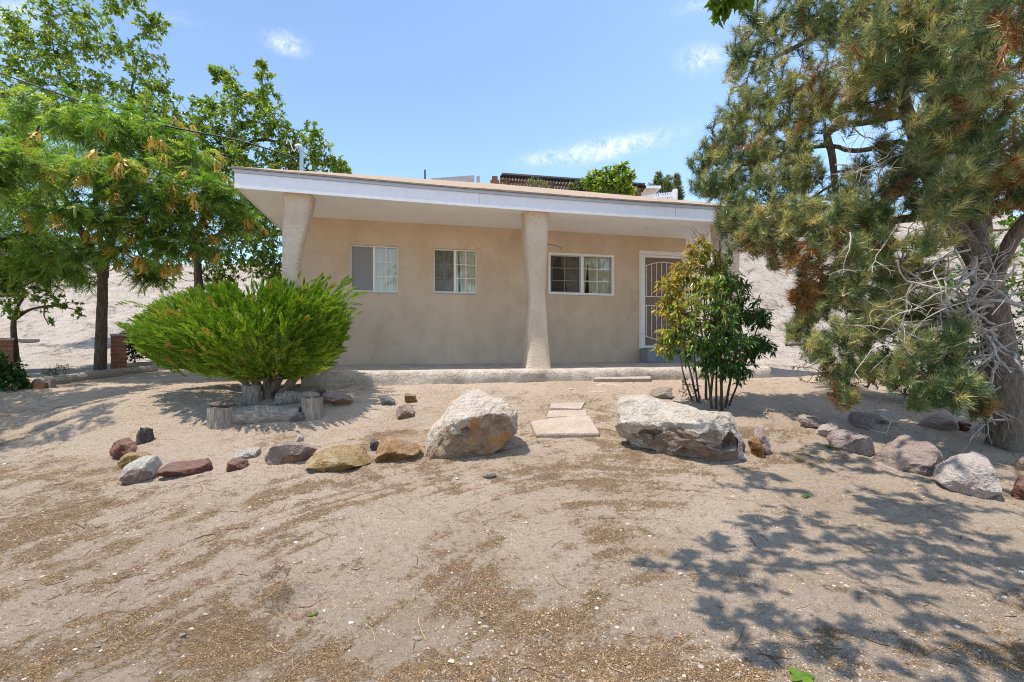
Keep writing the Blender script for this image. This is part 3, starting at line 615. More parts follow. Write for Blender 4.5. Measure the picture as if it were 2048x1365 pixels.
def blob(u0, u1, v0, v1, seed=0, n=8, top=.8):
    r = np.random.default_rng(seed + 77); out = []
    for k in range(n):
        a = 2 * math.pi * k / n + r.uniform(-.15, .15); q = r.uniform(.80, 1.06); e = .55 if math.sin(a) > 0 else .8
        x = math.copysign(abs(math.cos(a)) ** .75, math.cos(a)) * q; y = math.copysign(abs(math.sin(a)) ** e, math.sin(a)) * q
        out.append(((u0 + u1) / 2 + x * (u1 - u0) / 2, (v0 + v1) / 2 + y * (v1 - v0) / 2))
    return out
RK = lambda *a, **k: rockmat(*a, **k)
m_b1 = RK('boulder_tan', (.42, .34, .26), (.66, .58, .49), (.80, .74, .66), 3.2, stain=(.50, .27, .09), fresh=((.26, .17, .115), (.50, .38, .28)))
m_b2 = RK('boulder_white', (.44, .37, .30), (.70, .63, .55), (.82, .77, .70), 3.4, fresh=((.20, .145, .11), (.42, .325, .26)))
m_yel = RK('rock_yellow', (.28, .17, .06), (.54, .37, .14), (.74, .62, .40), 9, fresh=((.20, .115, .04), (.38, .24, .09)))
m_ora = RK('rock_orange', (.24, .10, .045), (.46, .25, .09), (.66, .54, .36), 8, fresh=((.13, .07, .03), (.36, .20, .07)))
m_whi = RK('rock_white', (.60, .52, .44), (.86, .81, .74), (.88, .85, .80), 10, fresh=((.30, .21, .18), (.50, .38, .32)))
m_red = RK('rock_red', (.20, .075, .055), (.33, .15, .12), (.46, .29, .25), 9, layered=True)
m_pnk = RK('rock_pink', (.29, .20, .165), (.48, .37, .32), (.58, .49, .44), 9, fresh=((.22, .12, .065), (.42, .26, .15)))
m_pur = RK('rock_purple', (.33, .245, .235), (.50, .40, .385), (.62, .54, .52), 6)
m_lay = RK('rock_layered', (.33, .225, .19), (.56, .44, .39), (.68, .59, .54), 5, layered=True)
m_gry = RK('rock_grey', (.15, .14, .14), (.25, .235, .22), (.36, .33, .31), 9)
m_tan = RK('rock_tan', (.30, .24, .19), (.43, .36, .30), (.53, .47, .41), 7)
m_wp = RK('rock_white_pink', (.50, .38, .34), (.74, .65, .61), (.80, .75, .72), 6)
m_flag = RK('flagstone', (.33, .26, .215), (.42, .335, .285), (.49, .41, .36), 4, .35)
m_cap = RK('stone_dark', (.10, .085, .07), (.17, .145, .12), (.25, .22, .19), 12)
B1 = [(848, 907), (846, 880), (856, 850), (880, 832), (903, 803), (935, 774), (985, 768), (1022, 786), (1040, 816), (1037, 848), (1012, 868), (1007, 892), (965, 905), (905, 909)]
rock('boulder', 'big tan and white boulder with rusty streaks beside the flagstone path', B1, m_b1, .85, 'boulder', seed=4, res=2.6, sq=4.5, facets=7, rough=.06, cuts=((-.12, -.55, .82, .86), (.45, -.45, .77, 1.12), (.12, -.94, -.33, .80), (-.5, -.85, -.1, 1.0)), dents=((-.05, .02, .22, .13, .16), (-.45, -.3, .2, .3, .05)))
B2 = [(1222, 868), (1226, 820), (1229, 784), (1285, 783), (1345, 790), (1400, 800), (1442, 812), (1472, 832), (1490, 858), (1502, 882), (1492, 910), (1440, 913), (1370, 912), (1320, 903), (1270, 890)]
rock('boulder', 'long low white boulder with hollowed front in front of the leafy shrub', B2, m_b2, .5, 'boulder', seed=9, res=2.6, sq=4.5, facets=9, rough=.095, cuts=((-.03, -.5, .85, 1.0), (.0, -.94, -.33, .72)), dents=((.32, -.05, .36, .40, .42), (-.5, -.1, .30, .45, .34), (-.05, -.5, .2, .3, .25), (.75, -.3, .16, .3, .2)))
RL = [
 ((1494, 1528, 868, 909), m_ora, 'small round orange brown rock against the end of the long white boulder', .9, 1),
 ((1502, 1546, 847, 906), m_pur, 'rounded purplish grey rock behind the small orange one', .8, 2),
 ((752, 843, 873, 916), m_ora, 'rusty orange and tan hollowed rock touching the big boulder', .7, 3),
 ((609, 745, 890, 939), m_yel, 'wide mustard yellow rough rock in the row of edging stones', .7, 5),
 ((531, 635, 878, 926), m_pnk, 'long brownish pink rock with flat top left of the yellow rock', .6, 6),
 ((468, 523, 893, 918), m_whi, 'small bright white rock resting on a red stone', .7, 7),
 ((450, 500, 916, 941), m_red, 'small broken red stone under the small white rock', .7, 8),
 ((312, 432, 918, 951), m_red, 'long low dark red slab near the left end of the edging stones', .55, 9),
 ((240, 330, 907, 961), m_whi, 'bright white sharp rock leaning at the left end of the row', .6, 10),
 ((235, 303, 899, 936), m_yel, 'pale cream rock lying behind the bright white leaning one', .6, 12),
 ((218, 276, 874, 917), m_red, 'dark red blocky rock at the far left end of the row', .8, 13),
 ((753, 795, 789, 807), m_gry, 'small flat blue grey stone on the dirt left of the big boulder', .7, 15),
 ((806, 835, 784, 805), m_yel, 'small grey stone with a yellow face beside the flat blue grey one', .8, 16),
 ((793, 829, 804, 834), m_pnk, 'wedge shaped grey brown stone before the two little stones', .8, 17),
 ((640, 706, 779, 811), m_pnk, 'broad pinkish grey slab right of the tall stump', .8, 18),
 ((631, 653, 771, 797), m_cap, 'small dark stone propped between the tall stump and the pinkish slab', .8, 19),
 ((739, 761, 874, 897), m_gry, 'little dark grey stone behind the rusty hollowed rock', .8, 20),
 ((1295, 1345, 771, 796), m_tan, 'tan flat stone peeking over the back of the long white boulder', .8, 21),
 ((963, 993, 942, 954), m_tan, 'small pale disc shaped stone alone on the open dirt', .9, 22),
 ((1590, 1652, 827, 853), m_pur, 'flat purple slab at the left end of the back row under the pine', .6, 23),
 ((1624, 1686, 835, 869), m_wp, 'pale grey tilted rock before the flat purple slab', .7, 24),
 ((1688, 1752, 820, 854), m_pur, 'dark purple rock beside the sunlit white one in the back row', .7, 25),
 ((1734, 1806, 819, 852), m_whi, 'sunlit white flat rock in the back row under the pine', .7, 26),
 ((1650, 1751, 857, 901), m_pur, 'large smooth purple rock behind the green sprig', .7, 27),
 ((1824, 1914, 821, 859), m_lay, 'striped reddish rock with a pale top in the back row', .6, 28),
 ((1911, 1947, 838, 864), m_red, 'small dark red stone between the striped rock and the pine', .8, 29),
 ((1950, 2003, 833, 868), m_wp, 'pale blocky stone close to the pine trunk', .8, 30),
 ((1984, 2013, 862, 892), m_whi, 'small cream stone at the foot of the pine trunk', .8, 31),
 ((1738, 1884, 868, 932), m_lay, 'large layered pink rock between the purple rock and the white one', .65, 32),
 ((1862, 2006, 896, 981), m_wp, 'largest white and pink rock of the right hand edging', .7, 33),
 ((2016, 2075, 944, 1002), m_red, 'rusty red rock cut by the right edge of the photo', .8, 34),
 ((2022, 2080, 905, 945), m_pnk, 'pinkish rock behind the rusty red one by the pine', .8, 35),
 ((1350, 1392, 838, 852), m_gry, 'flat dark stone half hidden behind the right boulder', .8, 36),
][:-1]
PLY = {10: [(238, 948), (246, 928), (272, 916), (306, 909), (328, 914), (322, 936), (296, 958), (258, 964)], 12: [(234, 930), (248, 910), (280, 901), (304, 907), (296, 925), (250, 940)],
 13: [(218, 888), (224, 878), (262, 874), (276, 890), (266, 908), (236, 920), (224, 908)], 9: [(311, 948), (318, 930), (346, 919), (394, 922), (431, 930), (426, 943), (372, 955)], 6: [(529, 908), (545, 890), (588, 881), (634, 875), (636, 894), (602, 916), (562, 930), (540, 922)],
 5: [(607, 914), (640, 893), (690, 889), (737, 893), (746, 906), (739, 927), (692, 943), (648, 934)], 3: [(749, 892), (764, 875), (800, 880), (828, 872), (844, 890), (839, 911), (800, 920), (760, 912)], 33: [(1862, 925), (1880, 904), (1920, 897), (1965, 905), (2003, 930), (1990, 960), (1955, 990), (1900, 972), (1870, 955)], 32: [(1738, 902), (1770, 888), (1772, 870), (1830, 868), (1880, 882), (1885, 905), (1860, 930), (1800, 940), (1760, 925)]}
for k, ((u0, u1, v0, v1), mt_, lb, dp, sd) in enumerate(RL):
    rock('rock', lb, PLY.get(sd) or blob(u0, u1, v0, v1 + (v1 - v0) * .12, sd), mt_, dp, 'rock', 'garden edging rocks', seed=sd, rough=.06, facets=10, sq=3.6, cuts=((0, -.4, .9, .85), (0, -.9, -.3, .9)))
rock('driftwood', 'dark jagged chunk of weathered wood behind the far left red rock', [(268, 888), (275, 874), (284, 866), (290, 852), (299, 849), (309, 858), (309, 880), (300, 886)], m_cap, .7, 'driftwood', seed=41, rough=.08)
o = rock('white_stone', 'small white lump set on top of the long brownish pink rock', blob(591, 610, 866, 884, 3), m_whi, .9, 'white stone', seed=3, rough=.02, Yc=gp(582, 926)[1] + .22)
# flagstones
def slab(poly, label, th=.05, lift=.03, mat=None):
    pts = [gp(u, v) for u, v in poly]; c = np.mean(pts, 0); A = np.array(pts) - c
    n_, s_ = 10, []
    B = []
    for p, q in zip(A, np.roll(A, -1, 0)):
        for t in np.linspace(0, 1, n_, endpoint=False): B.append(p + (q - p) * t)
    B = np.array(B); nz = .035 * np.stack([fbm(B * 5 + c, 3), fbm(B * 5 + c + 7, 3)], 1) * min(1, np.abs(A).max())
    B[:, :2] += nz; sl_ = np.linalg.lstsq(np.column_stack([A[:, :2], np.ones(len(A))]), A[:, 2], rcond=None)[0]; m_ = len(B)
    zt = B[:, :2] @ sl_[:2]
    rings = [(1., -th), (1.02, lift - .02), (1., lift - .006), (.98, lift)]
    V = np.concatenate([np.stack([B[:, 0] * k, B[:, 1] * k, zt * k + zz], 1) for k, zz in rings] + [np.array([[0, 0, lift]])])
    mb = MB(); i = np.arange(m_); j = (i + 1) % m_
    mb.add(V, np.concatenate([np.stack([k * m_ + i, k * m_ + j, (k + 1) * m_ + j, (k + 1) * m_ + i], 1) for k in range(3)]))
    mb.Fs.append(np.stack([3 * m_ + i, 3 * m_ + j, np.full(m_, 4 * m_)], 1))
    o = mb.build('flagstone', mat or m_flag); o.location = c; tag(o, label, 'flagstone', 'flagstones of the garden path')
slab([(1074, 878), (1062, 852), (1100, 845), (1178, 840), (1198, 872), (1199, 877)], 'largest flat flagstone nearest the camera between the two boulders', .06, .055)
slab([(1092, 840), (1098, 826), (1172, 825), (1174, 836)], 'thin pale flagstone just behind the largest one', .05, .03)
slab([(1100, 822), (1102, 813), (1170, 810), (1162, 823)], 'narrow flagstone with a slanted right end behind the thin pale one', .05, .035)
slab([(1160, 786), (1170, 776), (1232, 776), (1216, 786)], 'sunken sandy flagstone in the middle of the path', .04, .012)
slab([(1186, 774), (1200, 768), (1268, 768), (1252, 774)], 'sunken flagstone before the step stone', .04, .012)
slab([(1190, 765), (1194, 755), (1304, 753), (1300, 764)], 'long raised step flagstone against the porch slab', .06, .07)
# stumps and logs round the juniper
def stump(u0, u1, v0, v1, label, seed):
    f = gp((u0 + u1) / 2, v1); w = (u1 - u0) / 2 / F * f[1]; h = (v1 - v0) / F * f[1]; c = f + (0, w * .8, 0)
    z = np.linspace(-.08, h, 14); ns = 40; th = np.linspace(0, 2 * np.pi, ns, endpoint=False)
    rr = w * (1 + .06 * fbm(np.stack([np.tile(np.cos(th) * 4, 14), np.tile(np.sin(th) * 4, 14), np.repeat(z * 1.2, ns) + seed], 1), 4).reshape(14, ns) + .05 * (1 - z[:, None] / h) ** 2)
    V = np.stack([rr * np.cos(th), rr * np.sin(th), z[:, None] + 0 * rr + (np.arange(14) == 13)[:, None] * .012 * vnoise(np.stack([np.cos(th) * 3, np.sin(th) * 3, th * 0 + seed], 1))[None]], -1).reshape(-1, 3)
    mb = MB(); i = np.arange(13)[:, None] * ns; j = np.arange(ns)[None]; kk = (j + 1) % ns
    V = np.vstack([V, [[0, 0, h - .01]]]); mb.add(V, np.stack([i + j, i + kk, i + ns + kk, i + ns + j], -1).reshape(-1, 4))
    mb.Fs.append(np.stack([13 * ns + np.arange(ns), 13 * ns + (np.arange(ns) + 1) % ns, np.full(ns, 14 * ns)], 1))
    o = mb.build('stump', M['wood']); o.location = c; tag(o, label, 'stump', 'cut stumps round the juniper'); return c + (0, 0, h), w
def cap(top, r, label, seed, hgt=.5, mat=None):
    V = IV.copy(); bm = bmesh.new(); bmesh.ops.create_icosphere(bm, subdivisions=4, radius=1); V = np.array([v.co for v in bm.verts]); Fc = np.array([[v.index for v in f.verts] for f in bm.faces]); bm.free()
    V = V * (1 + .22 * fbm(V * 1.1 + seed, 4)[:, None]) * np.array([r, r * .8, r * hgt]); V[:, 2] = np.maximum(V[:, 2], -r * hgt * .6); V[:, 2] -= V[:, 2].min()
    mb = MB(); mb.add(V, Fc); o = mb.build('cap_stone', mat or m_cap, None, True); o.location = top - (0, 0, .008); tag(o, label, 'stone', 'stones set on the stumps'); return o
t1, w1 = stump(405, 457, 817, 860, 'squat wide wooden stump at the left front of the juniper', 1)
t2, w2 = stump(598, 638, 797, 842, 'taller cracked grey stump at the right front of the juniper', 2)
t3, w3 = stump(478, 512, 772, 809, 'shaded stump standing behind the juniper trunks', 3)
cap(t1 + (.02, .0, 0), .145, 'flat dark stone lying on the squat left stump', 5, .36); cap(t2 + (-.02, 0, 0), .105, 'rounded tan stone sitting on the taller right stump', 8, .5, m_tan)
rock('stone', 'dark grey oval stone leaning against the taller right stump', [(578, 842), (582, 832), (596, 822), (608, 824), (613, 834), (606, 844), (590, 846)], m_gry, .6, 'stone', seed=51, rough=.02, facets=3)
def log(p, q, r, label, mat=None, name='log'):
    c = (p + q) / 2; pts = spline([p - c, (0, 0, r * .1), q - c], 16); mb = MB()
    mb.tube(pts, r * (1 + .1 * np.sin(np.linspace(0, 6, 16))), 20, cap=True, wob=.18)
    o = mb.build(name, mat or M['logwood']); o.location = c; tag(o, label, 'log'); return o
ga, gb = gp(458, 853), gp(592, 846)
log(ga + (0, .10, .09), gb + (0, .10, .08), .11, 'pale grey half buried log lying between the two front stumps')
ga, gb = gp(462, 822), gp(505, 806); log(ga + (0, .12, .06), gb + (0, .12, .06), .085, 'dark log edging in the shade behind the squat stump', M['wood'])
ga, gb = gp(545, 812), gp(610, 806); log(ga + (0, .1, .06), gb + (0, .1, .06), .09, 'dark log edging behind the taller stump', M['wood'])
ga, gb = gp(62, 778), gp(300, 744); log(ga + (0, .1, .05), gb + (0, .1, .05), .10, 'long weathered log border along the left edge of the yard')
ga, gb = gp(205, 742), gp(330, 733); log(ga + (0, .3, .06), gb + (0, .3, .06), .07, 'second thin log behind the long border log')
# brick pillars and loose bricks at the left
def pillar(u0, u1, v0, v1, label):
    f = gp((u0 + u1) / 2, v1); w = (u1 - u0) / F * f[1]; h = (v1 - v0) / F * f[1]; rz = math.atan2(-f[0], f[1]); w *= math.cos(rz); root = empty('brick_pillar', f + (0, w / 2, 0), rz - .06); tag(root, label, 'pillar')
    mb = MB(); n = max(3, int(h / .085)); e = h / n
    for k in range(n):
        for q in (-1, 1):
            a, b_ = (0, 1) if k % 2 else (1, 0); lo = np.array([-w / 2, -w / 2, k * e - (.1 if k == 0 else 0)]); hi = np.array([w / 2, w / 2, (k + 1) * e - .008])
            if q < 0: hi[a] = -.004
            else: lo[a] = .004
            mb.box(lo + rng.normal(0, .002, 3) * (1, 1, 0), hi + rng.normal(0, .002, 3) * (1, 1, 0))
    mb.build('bricks', M['brick'], root); mb = MB(); mb.box((-w / 2 + .006, -w / 2 + .006, 0), (w / 2 - .006, w / 2 - .006, h - .004)); mb.build('mortar', M['concrete'], root)
    mb = MB(); mb.box((-w * .55, -w * .55, h), (w * .55, w * .55, h + .04)); mb.build('cap', M['concrete'], root)
pillar(212, 243, 672, 746, 'red brick pillar with pale cap standing right of the feathery tree trunk')
pillar(-18, 15, 680, 748, 'red brick pillar at the left edge behind the small broad leaved tree')
def bricky(u0, u1, v0, v1, label, mat, rz):
    f = gp((u0 + u1) / 2, v1); w = (u1 - u0) / F * f[1]; h = (v1 - v0) / F * f[1]; bm = bmesh.new(); bmesh.ops.create_cube(bm, size=1)
    bmesh.ops.scale(bm, vec=(w, w * .6, h), verts=bm.verts); bmesh.ops.bevel(bm, geom=bm.edges[:], offset=min(w, h) * .06, segments=2, affect='EDGES'); bmesh.ops.subdivide_edges(bm, edges=bm.edges[:], cuts=3)
    for v in bm.verts: v.co += v.co.normalized() * float(vnoise(np.array([v.co]) * 14)[0]) * min(w, h) * .05
    me = bpy.data.meshes.new('brick'); bm.to_mesh(me); bm.free(); me.materials.append(mat); o = bpy.data.objects.new('brick', me); C.objects.link(o); o.location = f + (0, w * .3, h / 2 - .01); o.rotation_euler = (0, 0, rz); tag(o, label, 'brick'); return o
bricky(66, 86, 766, 780, 'loose tan brick on end left of its neighbour by the log border', M['brick'], .2); bricky(87, 104, 758, 778, 'upright pinkish brick beside the small dry plant', m_pnk, -.15)
bricky(36, 63, 678, 685, 'small tan block lying on the pale lot behind the little tree', m_tan, .3)

# ------------------------------------------------------------------ plants
def rdir(r, n): return nrm(r.normal(0, 1, (n, 3)))
class Tree:
    def __init__(s, seed): s.r = np.random.default_rng(seed); s.trunk, s.br, s.tw = MB(), MB(), []; s.nodes = []; s.nr = []
    def path(s, pts, r0, r1, n=20, skip=.0, wob=.12, to=None, sides=12):
        P = spline(pts, n); k = np.linspace(0, 1, n); rad = r0 * (1 - k) + r1 * k
        (to or s.trunk).tube(P, rad, sides, wob=wob); i = int(skip * n); s.nodes += list(P[i:]); s.nr += list(rad[i:]); return P
    def clumps(s, cl, ntw, rb=.02, droop=.0, twr=.0035, twl=99., fill=.45):
        r = s.r; cl = [(np.asarray(c, float), np.asarray(q, float) * np.ones(3), t) for c, q, *t in cl]
        todo = list(range(len(cl)))
        while todo:
            Nd = np.array(s.nodes); d = [np.linalg.norm(Nd - cl[i][0], axis=1).min() for i in todo]; i = todo.pop(int(np.argmin(d)))
            c, q, t = cl[i]; dd = np.linalg.norm(Nd - c, axis=1) + .6 * np.maximum(0, Nd[:, 2] - c[2]); k = int(np.argmin(dd)); a = Nd[k]; L = np.linalg.norm(c - a)
            mid = (a + c) / 2 + r.normal(0, .08, 3) * L + (0, 0, -.1 * L if droop else .06 * L)
            P = spline([a, mid, c, c + nrm(c - a) * q.mean() * .5], 12); r0 = min(rb * (.5 + .5 * L), s.nr[k] * .75)
            s.br.tube(P, np.linspace(r0, .006, 12), 6, wob=.1); s.nodes += list(P[3:]); s.nr += list(np.linspace(r0, .006, 12)[3:])
            m = int(ntw * (t[0] if t else 1)); E = c + rdir(r, m) * q * (r.random((m, 1)) ** fill)
            src = P[4:]; prev = []
            for e in E:
                pool = np.array(list(src) + prev[-25:]); j = int(np.argmin(np.linalg.norm(pool - e, axis=1) + .15 * r.random(len(pool)) * q.mean())); b = pool[j]
                if np.linalg.norm(e - b) < .03: continue
                md = (b + e) / 2 + r.normal(0, .06, 3) * np.linalg.norm(e - b) + (0, 0, .08 * np.linalg.norm(e - b))
                T = spline([b, md, e + (0, 0, -droop * np.linalg.norm(e - b))], 5); s.br.tube(T, np.linspace(twr * 1.6, twr * .5, 5), 4)
                s.tw.append(T); prev.append(T[3]); prev.append(e)
    def anchors(s, per, t0=.3):
        T = np.array(s.tw); n = len(T); k = s.r.uniform(t0, 1, (n, per)); k[:, 0] = 1; f = k * 4; i = np.clip(f.astype(int), 0, 3); w = (f - i)[..., None]; g = np.arange(n)[:, None]
        A = T[g, i] * (1 - w) + T[g, i + 1] * w; Dv = nrm(T[g, i + 1] - T[g, i]); return A.reshape(-1, 3), Dv.reshape(-1, 3), np.repeat(np.arange(n), per)
def leaves(mb, P, Dv, Nn, L, W, tint, fold=.12):
    n = len(P); Dv = nrm(Dv); S = nrm(np.cross(Dv, Nn)); U = np.cross(S, Dv); L = np.broadcast_to(L, (n,))[:, None]; W = np.broadcast_to(W, (n,))[:, None]
    v = np.stack([P, P + Dv * L * .42 + S * W * .5 + U * W * fold, P + Dv * L - U * L * .08, P + Dv * L * .42 - S * W * .5 + U * W * fold], 1).reshape(-1, 3)
    mb.add(v, np.arange(4 * n).reshape(-1, 4), np.repeat(np.broadcast_to(tint, (n,)), 4))
def broad_leaves(t, mb, per, L, W, tint=(.5, .22), hang=.35, keep=None):
    A, Dv, id_ = t.anchors(per, .15); r = t.r; n = len(A)
    if keep is not None: k = keep(A); A, Dv, id_ = A[k], Dv[k], id_[k]; n = len(A)
    d = Dv * .5 + rdir(r, n) * .8 + np.array([0, 0, -hang]); nn = np.array([0, 0, 1.]) + rdir(r, n) * .75
    tt = np.clip(r.normal(tint[0], tint[1], n) + r.normal(0, .12, len(t.tw))[id_], 0, 1)
    leaves(mb, A + rdir(r, n) * .01, d, nn, L * r.uniform(.65, 1.2, n), W * r.uniform(.7, 1.15, n), tt, .15)
def finish(name, label, cat, t, crown, mat, bark, base, group=None, crown_name='crown', brmat=None):
    root = empty(name, base); tag(root, label, cat, group)
    if t.trunk.n: t.trunk.build('trunk', bark, root, True, base)
    if t.br.n: t.br.build('branches', brmat or M['twig'], root, True, base)
    crown.build(crown_name, mat, root, False, base)
    return root
def pc(u, v, Y, rpx, *w, sx=1., sz=1., sy=1.):
    r = rpx / F * Y; return (px(u, v, Y), (r * sx, r * sy, r * sz), *w)

# feathery pod tree (left)
t = Tree(1); b = gp(200, 749); b[2] -= .03; Y = b[1]
t.path([b, px(202, 690, Y), px(204, 620, Y), px(206, 545, Y)], .105, .08, 16, .9)
t.path([px(206, 555, Y), px(186, 505, Y - .1), px(150, 440, Y - .3), px(110, 360, Y - .5), px(60, 290, Y - .6)], .085, .03, 18, .3)
t.path([px(206, 555, Y), px(216, 500, Y), px(250, 420, Y + .1), px(290, 340, Y), px(310, 260, Y)], .085, .03, 18, .3)
t.path([px(212, 520, Y), px(270, 480, Y - .5), px(360, 430, Y - .9), px(450, 400, Y - 1.)], .05, .02, 14, .3)
t.path([px(206, 535, Y), px(200, 470, Y - .6), px(190, 380, Y - 1.2), px(200, 300, Y - 1.3)], .05, .02, 14, .3)
cl = []
for u, v, dy, rp, w in ((20, 250, 0, 60, 1), (90, 220, -.3, 60, 1), (160, 250, -.8, 65, 1.2), (240, 270, -1., 65, 1.2), (320, 280, -.6, 62, 1), (380, 330, -.5, 60, 1), (60, 320, -.8, 65, 1.1), (140, 340, -1.3, 70, 1.2), (220, 350, -1.5, 70, 1.2), (300, 360, -1.3, 70, 1.2), (420, 390, -.9, 60, 1), (350, 420, -1., 62, 1.1), (470, 400, -.6, 50, .8), (30, 400, -.6, 60, 1), (110, 420, -1.1, 65, 1), (190, 430, -1.4, 60, .9), (270, 440, -1.2, 62, 1), (330, 490, -1., 50, .8), (400, 480, -.7, 52, .8), (250, 500, -1., 48, .6), (70, 490, -.4, 50, .6), (140, 500, -.5, 45, .5), (-70, 300, -.3, 80, 1), (-80, 420, -.5, 70, 1), (480, 450, -.2, 42, .6), (-20, 470, .6, 55, 1), (40, 505, .8, 50, 1), (-30, 540, .8, 50, 1), (90, 550, .9, 36, .8), (20, 560, .8, 36, .7), (160, 550, .9, 34, .6), (60, 530, .4, 45, .9), (130, 530, .2, 40, .8), (20, 480, 0, 55, 1), (300, 545, -.2, 40, .8), (180, 500, 1., 45, .8), (240, 420, 1.4, 60, 1), (100, 480, 1.4, 60, 1), (200, 220, .4, 60, .8), (290, 230, .3, 50, .7),
    (120, 300, 1.5, 70, 1), (260, 310, 1.5, 70, 1), (330, 400, 1.2, 60, 1), (60, 400, 1.4, 60, .8), (-60, 350, -3., 80, 1), (20, 330, -2.6, 70, .8), (-200, 330, -1, 110, 1), (-250, 300, -3.2, 120, 1), (-420, 240, -3.4, 130, .8), (-330, 330, -4., 130, .8), (-560, 200, -4.4, 150, .8), (-480, 300, -2.6, 120, .8), (-300, 420, -3.6, 110, .6)):
    cl.append(pc(u, v, Y + dy, rp, w, sy=1.1, sz=.75))
for x_, y_, z_, q_, w_ in ((-8.3, 5.3, 4.2, .8, .5), (-7.3, 5.9, 4.0, .7, .5), (-7.7, 4.8, 4.4, .8, .4), (-7., 6.5, 4.1, .7, .5), (-6.7, 5.2, 4.7, .6, .35), (-9.2, 6.2, 4., .9, .5), (-8.4, 7.2, 4., .8, .5)): cl.append(((x_, y_, z_), (q_, q_, q_ * .5), w_))
t.clumps(cl, 48, .03, .12, .003)
A, Dv, id_ = t.anchors(7, .2); r = t.r; n = len(A); mb = MB()
d = nrm(Dv * .5 + rdir(r, n) * .7 * (1, 1, .5) + np.array([.1, -.1, -.25])); nn = nrm(np.array([0, 0, 1.]) + rdir(r, n) * .5); S = nrm(np.cross(d, nn)); L = r.uniform(.16, .30, n)
tt = np.clip(r.normal(.5, .2, n) + r.normal(0, .14, len(t.tw))[id_], 0, 1)
for k in range(9):
    f = (k + .6) / 9; p = A + d * (L * f)[:, None] + np.array([0, 0, -.22]) * (L * f * f)[:, None]; ll = L * (.34 * math.sin(math.pi * (f * .75 + .2)))
    for s_ in (-1, 1): leaves(mb, p, d * .75 + S * s_ + np.array([0, 0, -.15]) + rdir(r, n) * .2, nn, ll, .019, tt, .1)
root = finish('locust_tree', 'feathery leaved tree hung with yellow pods beside the right brick pillar', 'tree', t, mb, M['locust'], M['bark'], b)
pm = MB(); r2 = np.random.default_rng(5)
for k in range(9):
    a = r2.random() * 6.28; e = np.array([math.cos(a) * .07, math.sin(a) * .07, -r2.uniform(.06, .16)]); P = spline([(0, 0, 0), e * .5 + (0, 0, .03), e, e + (math.cos(a + 1.5) * .05, math.sin(a + 1.5) * .05, -.02)], 6)
    w_ = np.array([-math.sin(a), math.cos(a), .2]) * .011; v = np.concatenate([P - w_, P + w_]); i = np.arange(5); pm.add(v, np.stack([i, i + 1, i + 7, i + 6], 1), r2.random())
pod0 = None; T = np.array([q[-1] for q in t.tw])
for u, v in ((110, 270), (150, 340), (270, 300), (300, 305), (320, 290), (255, 320), (290, 330), (140, 350), (170, 360), (350, 235), (385, 250), (215, 385), (235, 380), (330, 375), (345, 385), (380, 400), (415, 420), (420, 440), (400, 405), (440, 480), (455, 470), (430, 490), (265, 440), (270, 460), (250, 520), (280, 520), (300, 515), (330, 540), (285, 540), (395, 555), (345, 550), (180, 450), (185, 470), (225, 490), (110, 455), (60, 470), (200, 270), (90, 310), (420, 330), (455, 370), (510, 455), (500, 430), (205, 300), (310, 270), (460, 290)):
    dpx = np.hypot((T[:, 0] / T[:, 1] * F + CX) - u, HY - (T[:, 2] - EYE) / T[:, 1] * F - v) + 25 * (T[:, 1] - 7.5); p = T[int(np.argmin(dpx))]
    for _ in range(2):
        if pod0 is None: o = pod0 = pm.build('pod_cluster', M['pod'], root)
        else: o = pod0.copy(); C.objects.link(o); o.parent = root
        o.location = p - b + r.normal(0, .09, 3); o.rotation_euler = (r.normal(0, .3), r.normal(0, .3), r.random() * 6.28); o.scale = (1.15,) * 3
